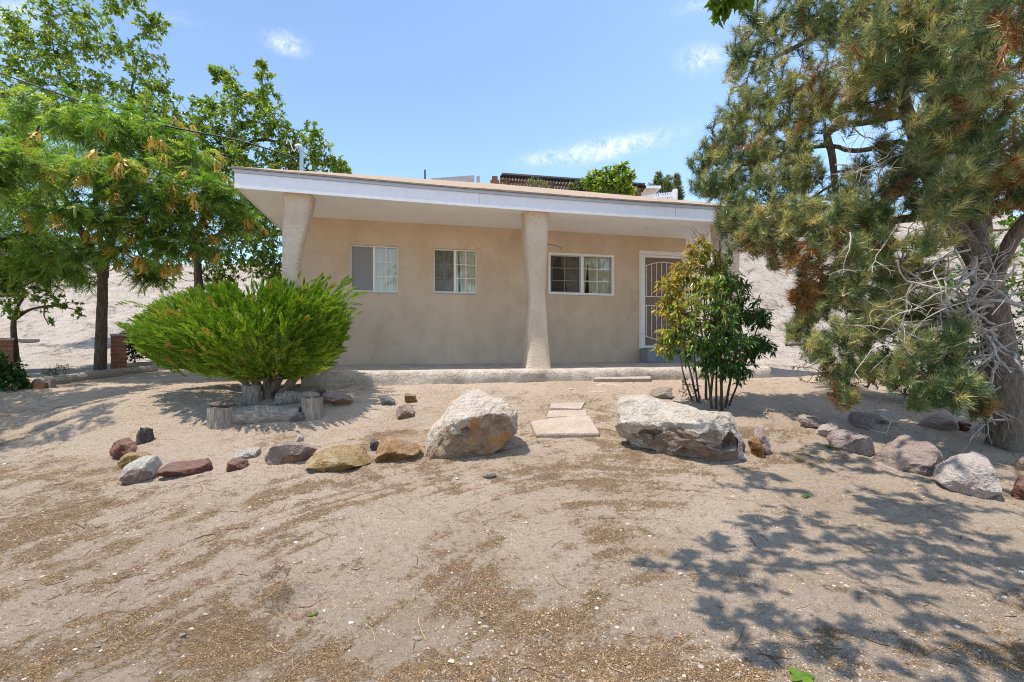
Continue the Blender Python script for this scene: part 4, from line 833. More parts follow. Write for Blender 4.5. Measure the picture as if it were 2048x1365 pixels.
# broad leaved trees behind it
def btree(seed, name, label, cat, trunk, cl, ntw, per, L, W, mat, r0=.15, tint=(.5, .22), group=None, hang=.35, limbs=(), rb=.03, keep=None, fill=.5):
    t = Tree(seed); t.path(trunk, r0, r0 * .25, 18, .4)
    for l in limbs: t.path(l, r0 * .5, r0 * .12, 14, .2)
    t.clumps(cl, ntw, rb, .05, .004, fill=fill); mb = MB(); broad_leaves(t, mb, per, L, W, tint, hang, keep)
    return finish(name, label, cat, t, mb, mat, M['bark'], np.asarray(trunk[0], float), group)
def onground(u, Y, dz=-.05):
    x = (u - CX) / F * Y; return np.array([x, Y, float(HZ(x, Y)[0]) + dz])
Y = 12.; b = onground(400, Y)
btree(2, 'shade_tree', 'dark trunked leafy tree behind the juniper whose crown reaches over the house corner', 'tree', [b, px(398, 600, Y), px(396, 540, Y), px(394, 470, Y), px(430, 380, Y), px(470, 260, Y)],
 [pc(u, v, Y + dy, rp, w) for u, v, dy, rp, w in ((480, 200, 0, 45, .8), (530, 190, .2, 38, .7), (455, 160, 0, 30, .4), (430, 150, 0, 22, .3), (525, 145, 0, 24, .4), (500, 250, 0, 55, 1), (545, 250, 0, 45, .9), (440, 260, 0, 50, 1), (590, 290, .3, 45, 1), (640, 320, .5, 42, 1), (680, 335, .6, 28, .7), (560, 320, 0, 50, 1), (625, 270, .3, 26, .4), (490, 320, -.2, 55, 1), (420, 330, 0, 55, 1), (520, 400, 0, 55, 1.1), (540, 470, .2, 50, 1.1), (470, 440, 0, 50, 1), (500, 520, .2, 42, .9), (545, 530, .4, 40, .9), (440, 510, 0, 45, .8), (370, 470, .2, 50, .8), (390, 400, .4, 55, 1), (480, 370, 1., 55, 1), (350, 330, .6, 50, .8), (600, 340, .5, 40, .9), (460, 560, .2, 30, .5), (420, 560, .4, 34, .6), (540, 430, .9, 50, 1), (505, 470, 1., 50, 1), (545, 380, .8, 45, .9), (330, 540, .5, 40, .6), (555, 560, .5, 26, .7), (370, 225, .2, 42, .7), (400, 270, .1, 48, .9), (345, 270, .4, 45, .8), (425, 215, .2, 36, .6), (440, 320, .3, 50, 1), (390, 320, .6, 50, .9))],
 80, 10, .11, .06, M['broad'], .13, (.5, .22), limbs=([px(395, 500, Y), px(450, 460, Y), px(520, 420, Y)], [px(394, 480, Y), px(370, 420, Y), px(350, 330, Y)], [px(450, 320, Y), px(520, 280, Y), px(600, 300, Y)]), fill=.55)
Y = 14.; b = onground(196, Y)
btree(3, 'tall_tree', 'tall airy broad leaved tree rising highest behind the feathery pod tree', 'tree', [b, px(202, 600, Y), px(215, 480, Y), px(235, 360, Y), px(252, 240, Y), px(275, 120, Y)],
 [pc(u, v, Y + dy, rp, w) for u, v, dy, rp, w in ((100, 40, 0, 42, .8), (160, 30, 0, 40, .6), (230, 20, 0, 36, .5), (270, -5, 0, 34, .5), (300, 60, 0, 32, .5), (60, 90, 0, 50, .9), (120, 110, 0, 50, 1), (180, 90, 0, 48, .8), (235, 95, 0, 42, .6), (290, 130, 0, 42, .7), (315, 175, 0, 34, .6), (20, 130, 0, 55, 1), (80, 170, 0, 55, 1), (150, 170, 0, 50, .9), (210, 170, 0, 50, .7), (270, 195, 0, 40, .6), (320, 45, 0, 22, .3), (0, 200, 0, 60, 1), (60, 240, 0, 60, 1), (140, 240, 0, 60, 1), (220, 250, 0, 55, .9), (310, 225, 0, 36, .6), (-60, 150, 0, 60, 1), (-50, 60, 0, 50, .8), (30, 50, 0, 35, .6), (120, -40, 0, 50, .8), (300, 260, 0, 40, .8))],
 84, 9, .135, .07, M['broad'], .09, (.52, .24), limbs=([px(225, 420, Y), px(180, 300, Y), px(120, 150, Y), px(100, 60, Y)], [px(245, 290, Y), px(270, 230, Y), px(300, 150, Y)], [px(215, 480, Y), px(130, 360, Y), px(60, 240, Y)]), fill=.6)
b = gp(32, 745); Y = b[1]; b[2] -= .03
btree(4, 'small_tree', 'little broad leaved tree with a thin knobbly trunk before the left brick pillar', 'tree', [b, px(30, 700, Y), px(27, 650, Y), px(33, 620, Y), px(50, 590, Y)],
 [pc(u, v, Y + dy, rp, w) for u, v, dy, rp, w in ((10, 590, 0, 32, 1), (50, 580, -.2, 30, 1), (90, 600, 0, 24, .7), (130, 605, .1, 20, .5), (160, 620, 0, 15, .3), (20, 620, -.2, 22, .6), (95, 645, 0, 12, .2), (-30, 600, 0, 40, 1), (40, 550, .2, 30, .8), (0, 545, .3, 30, .7))],
 30, 8, .085, .06, M['broad'], .075, (.35, .2), limbs=([px(28, 640, Y), px(60, 620, Y), px(110, 612, Y), px(160, 622, Y)],), rb=.02)
b = gp(24, 788); Y = b[1] + .2
def bush(seed, name, label, base, cl, ntw, per, L, W, mat, tint=(.5, .22), cat='bush', hang=.1):
    t = Tree(seed); sz_ = min(1., max(c[1][2] for c in cl) * 2)
    for k in range(6):
        a = k * 1.05; t.path([base + np.array([math.cos(a), math.sin(a), 0]) * .04, base + np.array([math.cos(a) * .10, math.sin(a) * .10, .16]) * sz_ * 1.2], .011 * sz_, .005, 6, .3, sides=6)
    t.clumps(cl, ntw, .012, .0, .003); mb = MB(); broad_leaves(t, mb, per, L, W, tint, hang)
    root = empty(name, base); tag(root, label, cat); t.trunk.build('stems', M['twig'], root, True, base); t.br.build('branches', M['twig'], root, True, base); mb.build('foliage', mat, root, False, base); return root
bush(5, 'leafy_bush', 'dark green leafy plant spilling over the log border at the far left', b, [pc(u, v, Y, rp, 1) for u, v, rp in ((0, 730, 28), (20, 745, 28), (-20, 760, 34), (30, 768, 24), (5, 772, 26), (45, 775, 14))], 34, 8, .075, .05, M['darkleaf'])
b = gp(112, 752); Y = b[1]
bush(6, 'dry_plant', 'small sparse dry plant beside the loose bricks at the left', b, [pc(u, v, Y, rp, 1) for u, v, rp in ((110, 742, 13), (128, 736, 12), (95, 745, 10))], 12, 5, .05, .02, M['hill'], (.3, .2), 'plant')
b = onground(266, 11.); 
bush(7, 'low_bush', 'dark low bush on the pale lot just right of the right brick pillar', b, [pc(u, v, 11., rp, 1) for u, v, rp in ((260, 690, 20), (280, 680, 16), (268, 708, 20), (295, 700, 14), (250, 672, 12))], 34, 7, .07, .05, M['darkleaf'], (.6, .2))

# juniper
jb = gp(534, 806); JY = jb[1] + .25; r = np.random.default_rng(12)
poly = np.array([(238, 652), (300, 632), (335, 606), (370, 588), (420, 574), (470, 566), (520, 560), (570, 562), (610, 566), (650, 570), (680, 590), (690, 625), (684, 670), (676, 705), (650, 735), (618, 746), (568, 752), (510, 756), (455, 752), (390, 738), (338, 726), (305, 705), (290, 672)], float)
def inpoly(P, Q):
    x, y = P[:, 0], P[:, 1]; c = np.zeros(len(P), bool); x1, y1 = Q[:, 0], Q[:, 1]; x2, y2 = np.roll(x1, -1), np.roll(y1, -1)
    for a, b_, c_, d_ in zip(x1, y1, x2, y2):
        k = ((b_ > y) != (d_ > y)) & (x < (c_ - a) * (y - b_) / (d_ - b_ + 1e-9) + a); c ^= k
    return c
Q = np.column_stack([r.uniform(235, 695, 60000), r.uniform(555, 785, 60000)]); Q = Q[inpoly(Q, poly)]
cen = np.array([510, 680.]); n0 = len(Q)
seg = np.roll(poly, -1, 0) - poly; dist = np.full(n0, 1e9)
for p_, s_ in zip(poly, seg):
    w_ = np.clip(((Q - p_) @ s_) / (s_ @ s_), 0, 1); dist = np.minimum(dist, np.linalg.norm(Q - p_ - w_[:, None] * s_, axis=1))
th_ = np.sqrt(np.clip(dist / 100, 0, 1)) * 1.05                      # half depth of the bush there
sh = r.random(n0) ** .35 * np.sign(r.normal(0, 1, n0)); yy = th_ * sh
keep = (np.abs(sh) > .5) | (dist < 25)
an_ = np.arctan2(Q[:, 1] - 690, Q[:, 0] - 515); keep &= ~((vnoise(np.stack([an_ * 3.2, dist * .02, yy], 1)) > .22) & (dist < 34))      # uneven outline
Q, yy, dist = Q[keep], yy[keep], dist[keep]; k = r.permutation(len(Q))[:1900]; Q, yy, dist = Q[k], yy[k], dist[k]
W3 = lambda u, v, y_: np.stack([(u - CX) / F * JY, JY + y_, EYE + (HY - v) / F * JY], 1)
tips = W3(Q[:, 0], Q[:, 1], yy)
ex = [(692, 552, .1), (706, 580, -.2), (702, 562, .2), (708, 612, 0), (652, 546, -.1), (232, 650, 0), (252, 612, .2), (304, 574, -.1), (352, 558, .1), (246, 672, -.2), (700, 604, .2), (670, 546, -.2), (602, 548, .1), (540, 548, 0), (466, 562, .1), (688, 640, -.3), (686, 540, .3), (280, 600, -.3), (440, 566, -.2), (400, 566, .3), (570, 550, .2), (625, 546, .3), (480, 552, -.3)]
e_ = np.array(ex, float); rr_ = e_[(e_[:, 0] > 530) | (e_[:, 0] < 300)]; e_ = np.vstack([e_, rr_ + r.normal(0, 1, rr_.shape) * (14, 9, .25), rr_ + r.normal(0, 1, rr_.shape) * (16, 10, .3) + np.sign(rr_[:, :1] - 500) * np.array([[2, 0, 0]])]); ex = list(e_); e_[:, :2] += (np.array([500, 660]) - e_[:, :2]) * np.where(e_[:, :1] < 540, .12, .03); tips = np.vstack([tips, W3(e_[:, 0], e_[:, 1], e_[:, 2])]); nP = len(tips); ext = np.arange(nP) >= nP - len(ex)
core = np.array([jb[0], JY, jb[2] + .50]); dj = nrm(tips - core) + np.array([.10, 0, .32]); dj = nrm(dj + rdir(r, nP) * .38); PL = np.where(ext, .5, r.uniform(.17, .32, nP)); mb = MB()
pt = np.clip(r.normal(.46, .15, nP) + .2 * vnoise(tips * 2.5), .05, .85); pt = np.where(r.random(nP) < .045, .99, pt)
NSP = 14; Pj, dd_, L, base_t = [], [], [], []
for q in range(nP):
    f = np.concatenate([np.linspace(0, 1, NSP - 3), np.linspace(.8, 1, 3)]); bend = np.array([.05, 0, -.16 if ext[q] else -.09]) * PL[q]
    c = tips[q] - dj[q] * (PL[q] * (1 - f))[:, None] + bend * (f ** 2)[:, None] + (np.array([0, 0, .06]) * np.sin(f * np.pi)[:, None] if ext[q] else 0)
    sd_ = rdir(r, NSP); sd_ -= (sd_ @ dj[q])[:, None] * dj[q]; sd_ = nrm(sd_); op = (.62 * (1 - .8 * f))[:, None] * (.55 if ext[q] else 1.)
    Pj.append(c); dd_.append(nrm(dj[q] + bend * 2.5 * f[:, None] + sd_ * op)); L.append((.125 - .055 * f) * r.uniform(.75, 1.2, NSP) * (.75 if ext[q] else 1)); base_t.append(pt[q] + .12 * (f - .5) + r.normal(0, .05, NSP))
Pj = np.concatenate(Pj); dj = np.concatenate(dd_); L = np.concatenate(L); base_t = np.concatenate(base_t); n = len(Pj)
S = nrm(np.cross(dj, rdir(r, n))); U = np.cross(dj, S)
for k in range(14):
    f = k / 13; p = Pj + dj * (L * f)[:, None] + np.array([.02, 0, -.05]) * (L * f * f)[:, None]; a = r.random(n) * 6.283
    side = S * np.cos(a)[:, None] + U * np.sin(a)[:, None]; l = L * (.27 * (1 - .7 * f)) + .012
    d = dj * .9 + side * (.6 * (1 - f)); leaves(mb, p, d, rdir(r, n), l, .010, np.clip(base_t + r.normal(0, .05, n), 0, 1), .1)
root = empty('juniper_bush', jb); tag(root, 'big bright green feathery juniper on short twisted trunks ringed by stumps', 'bush')
mb.build('foliage', M['juniper'], root, False, jb)
for pts, r0 in (([(530, 812), (538, 785), (555, 760), (575, 735)], .075), ([(522, 812), (520, 780), (500, 750), (470, 720)], .06), ([(560, 806), (570, 780), (590, 755), (610, 725)], .065), ([(508, 806), (500, 780), (480, 755), (440, 730)], .05), ([(536, 806), (534, 770), (530, 720), (525, 660)], .05)):
    Yk = JY + r.uniform(-.2, .2); P = [px(u, v, Yk) for u, v in pts]; P[0][2] = HZ(P[0][0], P[0][1])[0] - .04; mb = MB(); mb.tube(spline(P, 14), np.linspace(r0 * 1.25, r0 * .5, 14), 10, wob=.3); mb.build('trunk', M['pinebark'], root, True, jb)
mb = MB()
for k in range(70):
    e = Pj[r.integers(0, n)]; e = core + (e - core) * .85; s0_ = core + np.array([r.normal(0, .12), r.normal(0, .12), -.2]); mb.tube(spline([s0_, (s0_ + e) / 2 + (0, 0, -.08), e], 7), np.linspace(.018, .004, 7), 5)
mb.build('branches', M['twig'], root, True, jb)

# nandina like shrub
nb = gp(1428, 815); NY = nb[1] + .12; t = Tree(21); r = t.r
stems = [(1386, 808, 1352, 640), (1400, 810, 1380, 560), (1412, 812, 1405, 520), (1420, 815, 1430, 500), (1432, 814, 1450, 560), (1440, 818, 1470, 600), (1450, 816, 1490, 590), (1456, 820, 1520, 640), (1396, 806, 1340, 600), (1424, 810, 1400, 640), (1444, 812, 1440, 480)]
for u0, v0, u1, v1 in stems:
    yo = NY + r.uniform(-.25, .25); a = px(u0, v0, yo); a[2] = HZ(a[0], a[1])[0] - .03; e = px(u1, v1, yo + r.normal(0, .15)); t.path([a, a * .6 + e * .4 + (r.normal(0, .03), 0, 0), e], r.uniform(.013, .024), .007, 14, .45, sides=7, wob=.1)
ncl = [pc(u, v, NY + dy, rp, w) for u, v, dy, rp, w in ((1400, 500, 0, 28, .8), (1430, 530, .1, 40, 1), (1370, 545, 0, 34, .9), (1345, 575, -.1, 32, .9), (1410, 580, -.2, 44, 1.2), (1460, 580, .1, 42, 1), (1340, 620, -.1, 28, .8), (1375, 630, -.3, 42, 1.1), (1430, 640, -.3, 46, 1.3), (1490, 630, 0, 44, 1.1), (1520, 640, .1, 24, .6), (1345, 670, -.2, 30, .8), (1390, 690, -.3, 40, 1.1), (1450, 695, -.35, 44, 1.2), (1500, 690, -.1, 42, 1), (1528, 690, .1, 22, .5), (1420, 725, -.2, 34, .8), (1475, 735, -.2, 34, .8), (1330, 700, -.1, 22, .4))]
t.clumps(ncl, 64, .01, .1, .0025); mb = MB(); A, Dv, id_ = t.anchors(8, .2); n = len(A)
uu = A[:, 0] / A[:, 1] * F + CX; vv = HY - (A[:, 2] - EYE) / A[:, 1] * F
tt = np.clip(.50 + (1425 - uu) / 260 + (600 - vv) / 420 + r.normal(0, .12, n) + r.normal(0, .1, len(t.tw))[id_], 0, .93); tt = np.where(r.random(n) < .02, 1., tt)
leaves(mb, A, Dv * .5 + rdir(r, n) * .7 + np.array([-.1, -.1, -.35]), np.array([0, -.3, 1.]) + rdir(r, n) * .55, r.uniform(.065, .115, n), r.uniform(.022, .038, n), tt, .18)
root = empty('nandina_shrub', nb); tag(root, 'cane stemmed shrub of green and yellow leaves standing behind the long white boulder', 'shrub')
t.br.build('branches', M['twig'], root, True, nb); mb.build('foliage', M['nandina'], root, False, nb); t.trunk.build('stems', M['bark'], root, True, nb)
mb = MB()
for k in range(46):
    a = px(r.uniform(1385, 1445), r.uniform(470, 540), NY + r.uniform(-.1, .2)); e = a + np.array([r.normal(0, .10), r.normal(0, .08), r.uniform(.08, .26)]); mb.tube(spline([a, (a + e) / 2 + r.normal(0, .02, 3), e], 5), np.linspace(.003, .0012, 5), 4)
mb.build('flower_stalks', M['twig'], root, True, nb)
b = gp(1388, 800); bush(8, 'dry_plant', 'small brown leaved dead plant at the left foot of the cane stemmed shrub', b, [pc(u, v, b[1], rp, 1) for u, v, rp in ((1372, 770, 16), (1390, 780, 16), (1366, 785, 10))], 14, 5, .035, .016, M['litter'], (.15, .1), 'plant')
# ------------------------------------------------------------------ pine
t = Tree(31); r = t.r; PB = gp(2012, 902); PB[2] -= .05; Y = PB[1] + .1
T1 = t.path([px(2016, 930, Y), px(2010, 850, Y), px(2004, 740, Y), px(1986, 620, Y), px(1968, 530, Y + .05)], .17, .125, 22, .5, .16, sides=20)
t.path([px(1972, 560, Y), px(1935, 490, Y + .1), px(1890, 425, Y + .2), px(1850, 330, Y + .3), px(1800, 180, Y + .3), px(1770, 40, Y + .3), px(1750, -120, Y + .3), px(1740, -300, Y + .3)], .105, .03, 34, .3, .15)
t.path([px(1968, 550, Y), px(1952, 470, Y + .2), px(1938, 380, Y + .3), px(1932, 220, Y + .3), px(1950, 60, Y + .2), px(1960, -100, Y), px(1970, -350, Y)], .11, .04, 30, .3, .15)
t.path([px(1985, 560, Y), px(2030, 470, Y - .2), px(2090, 400, Y - .4), px(2160, 300, Y - .5)], .08, .04, 14, .3)
t.path([px(1842, 300, Y + .3), px(1815, 235, Y + .4), px(1760, 240, Y + .6), px(1690, 246, Y + .8), px(1600, 200, Y + 1.)], .055, .025, 20, .2)
t.path([px(1690, 246, Y + .8), px(1655, 268, Y + .8), px(1664, 310, Y + .8), px(1672, 378, Y + .8), px(1690, 450, Y + .6)], .05, .03, 12, .2)
t.path([px(1848, 300, Y + .32), px(1795, 284, Y + .5), px(1745, 298, Y + .6), px(1700, 302, Y + .7), px(1663, 292, Y + .8), px(1600, 300, Y + .9), px(1500, 330, Y + 1.1)], .035, .02, 14, .2)
t.path([px(1890, 430, Y + .2), px(1800, 440, Y + .2), px(1700, 460, Y + .3), px(1600, 470, Y + .5), px(1500, 450, Y + .7)], .05, .02, 20, .2)
t.path([px(1985, 600, Y), px(1900, 640, Y - .1), px(1800, 660, Y), px(1700, 680, Y + .2), px(1570, 690, Y + .5)], .045, .018, 20, .3)
t.path([px(1990, 700, Y), px(1960, 740, Y - .2), px(1920, 770, Y - .4)], .03, .012, 10, .4)
t.path([px(1765, 20, Y + .3), px(1680, 40, Y + .6), px(1600, 90, Y + .9), px(1520, 130, Y + 1.2)], .05, .02, 16, .2)
t.path([px(1965, 100, Y + .2), px(1900, 60, Y - .1), px(1800, 110, Y - .2)], .04, .02, 12, .2)
cl = []
for u, v, dy, rp, w in ((1530, 50, 1.2, 70, 1), (1610, 30, .9, 75, 1), (1700, 40, .5, 75, 1), (1790, 40, .1, 80, 1), (1880, 50, -.2, 80, 1), (1990, 60, -.4, 85, 1), (1490, 120, 1.3, 50, .8), (1560, 160, 1.1, 65, 1), (1490, 215, 1.3, 55, .9), (1565, 235, 1., 62, 1), (1455, 270, 1.3, 45, .8), (1510, 310, 1.1, 62, 1), (1420, 315, 1.3, 42, .8), (1450, 365, 1.2, 48, .9), (1410, 365, 1.3, 30, .5), (1540, 380, .9, 62, 1), (1480, 420, 1., 45, .9), (1450, 440, 1., 26, .5), (1545, 445, .7, 58, 1), (1500, 475, .8, 45, .9), (1600, 350, .8, 50, .8), (1640, 170, .7, 60, .9), (1750, 130, -.1, 72, 1.2), (1830, 120, -.2, 75, 1.2), (1740, 205, .2, 55, 1), (1640, 215, .7, 50, .8), (1600, 290, .8, 45, .7), (1610, 440, .5, 55, 1), (1680, 440, .3, 55, 1), (1740, 420, .2, 48, .9), (1690, 500, .2, 50, .9), (1760, 480, .1, 46, .7), (1620, 510, .4, 45, .7), (1560, 500, .7, 36, .6), (1720, 540, .1, 40, .6), (1850, 140, -.5, 70, .9), (1895, 280, -.5, 60, .9), (1965, 210, -.6, 75, 1), (1850, 310, -.1, 40, .6), (1990, 300, -.6, 65, .9), (1960, 390, -.4, 50, .6), (2030, 380, -.5, 60, .8), (1790, 360, .1, 36, .6), (1850, 400, 0, 36, .6),
    (1640, 610, .4, 34, .5), (1690, 660, .2, 38, .6), (1600, 660, .5, 28, .4), (1760, 640, 0, 42, .6), (1830, 690, -.2, 40, .6), (1740, 720, .1, 44, .7), (1680, 730, .3, 34, .5), (1800, 745, -.2, 42, .7), (1770, 590, .2, 36, .4), (1905, 660, -.3, 36, .4), (1860, 600, .0, 32, .3), (1915, 775, -.45, 44, 1.2), (1860, 790, -.3, 36, .8), (1960, 800, -.4, 26, .4),
    (2080, 150, -.5, 100, 1), (2090, 300, -.5, 90, 1), (1760, -70, .2, 120, 1), (1900, -90, -.2, 120, 1), (1620, -50, .9, 100, 1), (2040, -80, -.6, 120, 1), (1800, -200, .2, 130, 1), (1960, -230, -.2, 130, 1), (1700, 60, 2., 80, 1), (1850, 120, 1.6, 90, .7), (1980, 500, 1.2, 50, .4), (1620, 400, 1.6, 60, .8), (1540, 300, 2., 60, .8), (1750, 440, 1.4, 60, .7),
    (1880, 230, -.7, 60, 1), (1930, 330, -.7, 50, .8), (1920, 130, -.9, 70, 1), (1860, 60, -.7, 70, 1), (1900, 400, -.5, 44, .8), (1870, 480, -.3, 40, .6), (1800, 60, -.6, 70, .9), (1740, 90, .2, 60, .8), (1780, 300, .3, 36, .5), (1820, 350, .2, 36, .6), (1700, 380, .6, 40, .6), (1720, 340, .9, 30, .4), (1700, 580, .3, 46, .9), (1780, 540, .3, 46, .8), (1820, 620, .2, 50, .9), (1730, 640, .4, 48, .9), (1880, 700, .1, 48, .9), (1930, 620, .3, 44, .7), (1660, 570, .5, 44, .8), (1610, 580, .5, 26, .9), (1615, 620, .5, 22, .7), (1850, 540, .3, 44, .6), (1900, 730, -.1, 40, .8), (1690, 780, .2, 30, .5), (1640, 690, .3, 32, .6), (2060, 30, -1.6, 160, .8), (2120, -60, -2., 200, .8), (1950, -150, -1.4, 150, .8)):
    cl.append(pc(u, v, Y + dy, rp, w))
t.clumps(cl, 72, .022, .0, .0035, fill=.5)
tw = np.array(t.tw); n = len(tw); tip = tw[:, 4]; sd = nrm(tw[:, 4] - tw[:, 2] + np.array([0, -.02, .05]) * 1.)
tu = tip[:, 0] / tip[:, 1] * F + CX; tv = HY - (tip[:, 2] - EYE) / tip[:, 1] * F
bt = np.clip(r.normal(.40, .19, n) + .16 * vnoise(tip * 1.6), .03, .72)
brown = r.random(n) < np.where(vnoise(tip * 1.9 + 3) > .46, .35, .02); brown |= (np.hypot(tu - 1610, (tv - 555) * .7) < 50) & (r.random(n) < .8); brown |= (tu > 1990) & (tv < 420) & (r.random(n) < .3)
bt = np.where(brown, r.uniform(.79, 1., n), bt)
K = 84; sh = r.uniform(0, 1, (n, K)); bud = np.zeros((n, K), bool); bud[:, :7] = True; sh[:, :7] = 1.; ln = r.uniform(.13, .2, n)
p = (tip[:, None] - sd[:, None] * (ln[:, None] * (1 - sh))[..., None]).reshape(-1, 3); S = nrm(np.cross(sd, rdir(r, n))); U = np.cross(sd, S); a = r.random((n, K)) * 6.283
ang = np.radians(r.uniform(28, 72, (n, K)) - 18 * sh); side = S[:, None] * np.cos(a)[..., None] + U[:, None] * np.sin(a)[..., None]
d = (sd[:, None] * np.cos(ang)[..., None] + side * np.sin(ang)[..., None]).reshape(-1, 3) + np.where(np.repeat(brown, K)[:, None], np.array([0, 0, -.5]), 0.)
d = nrm(d + r.normal(0, .08, d.shape)); m_ = len(p); L = r.uniform(.08, .135, m_) * np.where(bud.ravel(), .3, 1.); wv = nrm(np.cross(d, rdir(r, m_))) * np.where(bud.ravel(), .0045, .0031)[:, None]
v = np.stack([p - wv, p + wv, p + d * L[:, None]], 1).reshape(-1, 3); tt = np.clip(np.repeat(bt, K) + r.normal(0, .05, m_), 0, 1); tt = np.where(bud.ravel() & (np.repeat(bt, K) < .77), .745, tt)
mb = MB(); mb.add(v, np.arange(3 * m_).reshape(-1, 3), np.repeat(tt, 3))
root = finish('pine_tree', 'large old pine with bushy needle tufts and leaning trunk at the right of the yard', 'tree', t, mb, M['pine'], M['pinebark'], PB)
mb = MB()                                                        # bare grey lower branches
def deadbr(p, d, l, r0, depth):
    k = max(4, int(l / .07)); P = [p]; d = nrm(d)
    for q in range(k):
        d = nrm(d + r.normal(0, .22, 3) + np.array([0, 0, -.03])); P.append(P[-1] + d * l / k)
    P = np.array(P); P[:, 2] = np.maximum(P[:, 2], H(P[:, 0], P[:, 1]) + .05); mb.tube(P, np.linspace(r0, r0 * .3, len(P)), 6, wob=.1)
    if depth:
        for q in range(r.integers(3, 6)):
            j = r.integers(1, len(P) - 1); deadbr(P[j], (P[j] - P[j - 1]) * 6 / l * .5 + rdir(r, 1)[0] * .8, l * r.uniform(.3, .6), r0 * .5, depth - 1)
for u, v, du, dv, l, r0 in ((1985, 600, -1, .1, 1.2, .022), (1980, 570, -1, -.35, 1., .018), (1990, 640, -1, .35, 1.1, .02), (1992, 660, -1, .1, 1.2, .018), (1998, 700, -1, .3, .9, .02), (2000, 720, -.8, .6, .7, .018), (2005, 780, -.7, -1., .7, .02), (1975, 560, -1, .0, 1.4, .02), (1985, 610, -1, .25, 1.5, .016), (1960, 540, -1, .5, 1., .015), (1990, 650, -.6, -.5, .8, .015), (2010, 840, -.8, -.15, .5, .012), (1985, 590, .8, .1, .6, .014), (2000, 690, .8, -.2, .6, .014), (1940, 500, -1, .3, 1., .014), (1990, 680, -1, -.1, 1.1, .016), (1850, 290, -1, .15, .8, .010), (1800, 284, -.8, .4, .7, .008), (1745, 298, .6, .5, .6, .007), (1700, 250, .7, .5, .7, .008), (1670, 330, 1, .1, .7, .008), (1880, 430, -.6, .9, .9, .012), (1800, 445, -.3, 1, .7, .010), (1700, 465, -.4, 1, .5, .008)):
    deadbr(px(u, v, Y - .05 + r.normal(0, .06)), np.array([du, r.uniform(-.55, .25), -dv]), l, r0, 2)
    if l > 1.05: deadbr(px(u, v + 12, Y - .05 + r.normal(0, .06)), np.array([du, r.uniform(-.45, .05), -dv + r.normal(0, .3)]), l * 1.45, r0, 2)
mb.build('dead_branches', M['deadwood'], root, True, PB)
# greenery behind and beside the pine
b = onground(1985, 9.)
btree(41, 'leafy_tree', 'bright green broad leaved tree half hidden behind the pine trunk', 'tree', [b, px(1985, 650, 9.), px(1975, 450, 9.), px(1960, 250, 9.)],
 [pc(u, v, 9. + dy, rp, w) for u, v, dy, rp, w in ((1900, 190, 0, 60, .9), (1960, 150, 0, 65, .9), (2020, 220, 0, 60, 1), (2040, 330, 0, 60, 1), (1950, 400, 0, 50, .6), (2040, 440, 0, 50, .8), (1880, 330, 0, 45, .5), (1860, 220, 0, 40, .5), (2060, 90, 0, 70, 1), (2050, 560, 0, 45, .8), (1960, 20, 0, 80, 1), (2110, 300, 0, 100, 1), (2110, 500, 0, 70, 1), (1830, 520, 0, 40, .6), (1900, 560, 0, 40, .6))], 30, 8, .10, .065, M['bright'], .14)
b = onground(1850, 6.7)
bush(42, 'dark_bush', 'dark shaded bush low behind the pine branches', b, [pc(u, v, 6.7 + dy, rp, 1) for u, v, dy, rp in ((1780, 720, 0, 45), (1840, 700, .2, 55), (1900, 720, 0, 55), (1960, 700, .2, 60), (1830, 770, -.2, 40), (1900, 780, -.2, 40), (1740, 745, .1, 32), (2040, 720, .2, 70), (2060, 640, .4, 50), (1980, 790, -.2, 40))], 40, 8, .07, .045, M['darkleaf'], (.5, .25))
b = gp(1660, 765)
bush(43, 'sparse_bush', 'thin sparse shrub with small leaves beside the sunlit ground left of the pine', b, [pc(u, v, b[1], rp, .7) for u, v, rp in ((1600, 735, 22), (1640, 745, 24), (1680, 740, 26), (1620, 760, 18), (1710, 755, 22))], 16, 6, .045, .02, M['hill'], (.35, .2))
# tree by the camera that shades the right foreground (only a twig of it hangs into view)
def keepout(A):
    u = A[:, 0] / np.maximum(A[:, 1], .3) * F + CX; v = HY - (A[:, 2] - EYE) / np.maximum(A[:, 1], .3) * F
    return (v < -12) | (A[:, 1] < .6) | ((u > 1425) & (u < 1505) & (v < 42))
b = np.array([6.4, .4, -.1]); cl = []; r = np.random.default_rng(77)
for x_, y_, z_, q, w in ((-.3, 2.6, 4.5, .5, .8), (.2, 2.9, 4.7, .5, .9), (-.1, 2.1, 4.2, .5, .9), (.5, 3.9, 5.3, .45, .7), (1.6, 4.3, 5.6, .5, .7), (1.5, 2.9, 4.7, .5, .9), (.5, 1.7, 4., .5, .9), (.7, 3.1, 4.7, .5, .7), (1.2, 2.6, 4.4, .6, 1), (2., 2.3, 4.3, .6, 1), (2.7, 2.9, 4.8, .7, 1), (1.7, 3.4, 5.1, .55, .8), (3.4, 2.2, 4.4, .7, 1), (2.4, 3.9, 5.4, .6, .7), (3.3, 3.6, 5.3, .7, .8), (4.3, 2.8, 4.9, .7, .8), (1.1, 1.8, 4., .5, .9), (2.4, 1.5, 4., .6, 1), (3.6, 1.3, 4., .6, 1), (4.8, 1.8, 4.6, .8, 1), (1.6, 3.45, 4.08, .24, 1.2), (1.75, 3.4, 4.4, .3, .6), (1.2, 4.4, 5.6, .45, .5), (.6, 2.3, 4.4, .35, .4), (4.2, 3.9, 5.6, .7, .6), (3.6, 2.9, 5., .6, .8), (4.4, 2.1, 4.7, .7, .9), (5.2, 3.4, 5.4, .8, .9), (4.6, 4.4, 6., .6, .6), (3.0, 1.7, 4.2, .5, .8), (4.2, 1.4, 4.4, .6, .8), (5.6, 2.6, 5., .9, 1), (3.2, 4.6, 6.1, .6, .5)):
    cl.append(((x_, y_, z_), (q, q, q * .5), w))
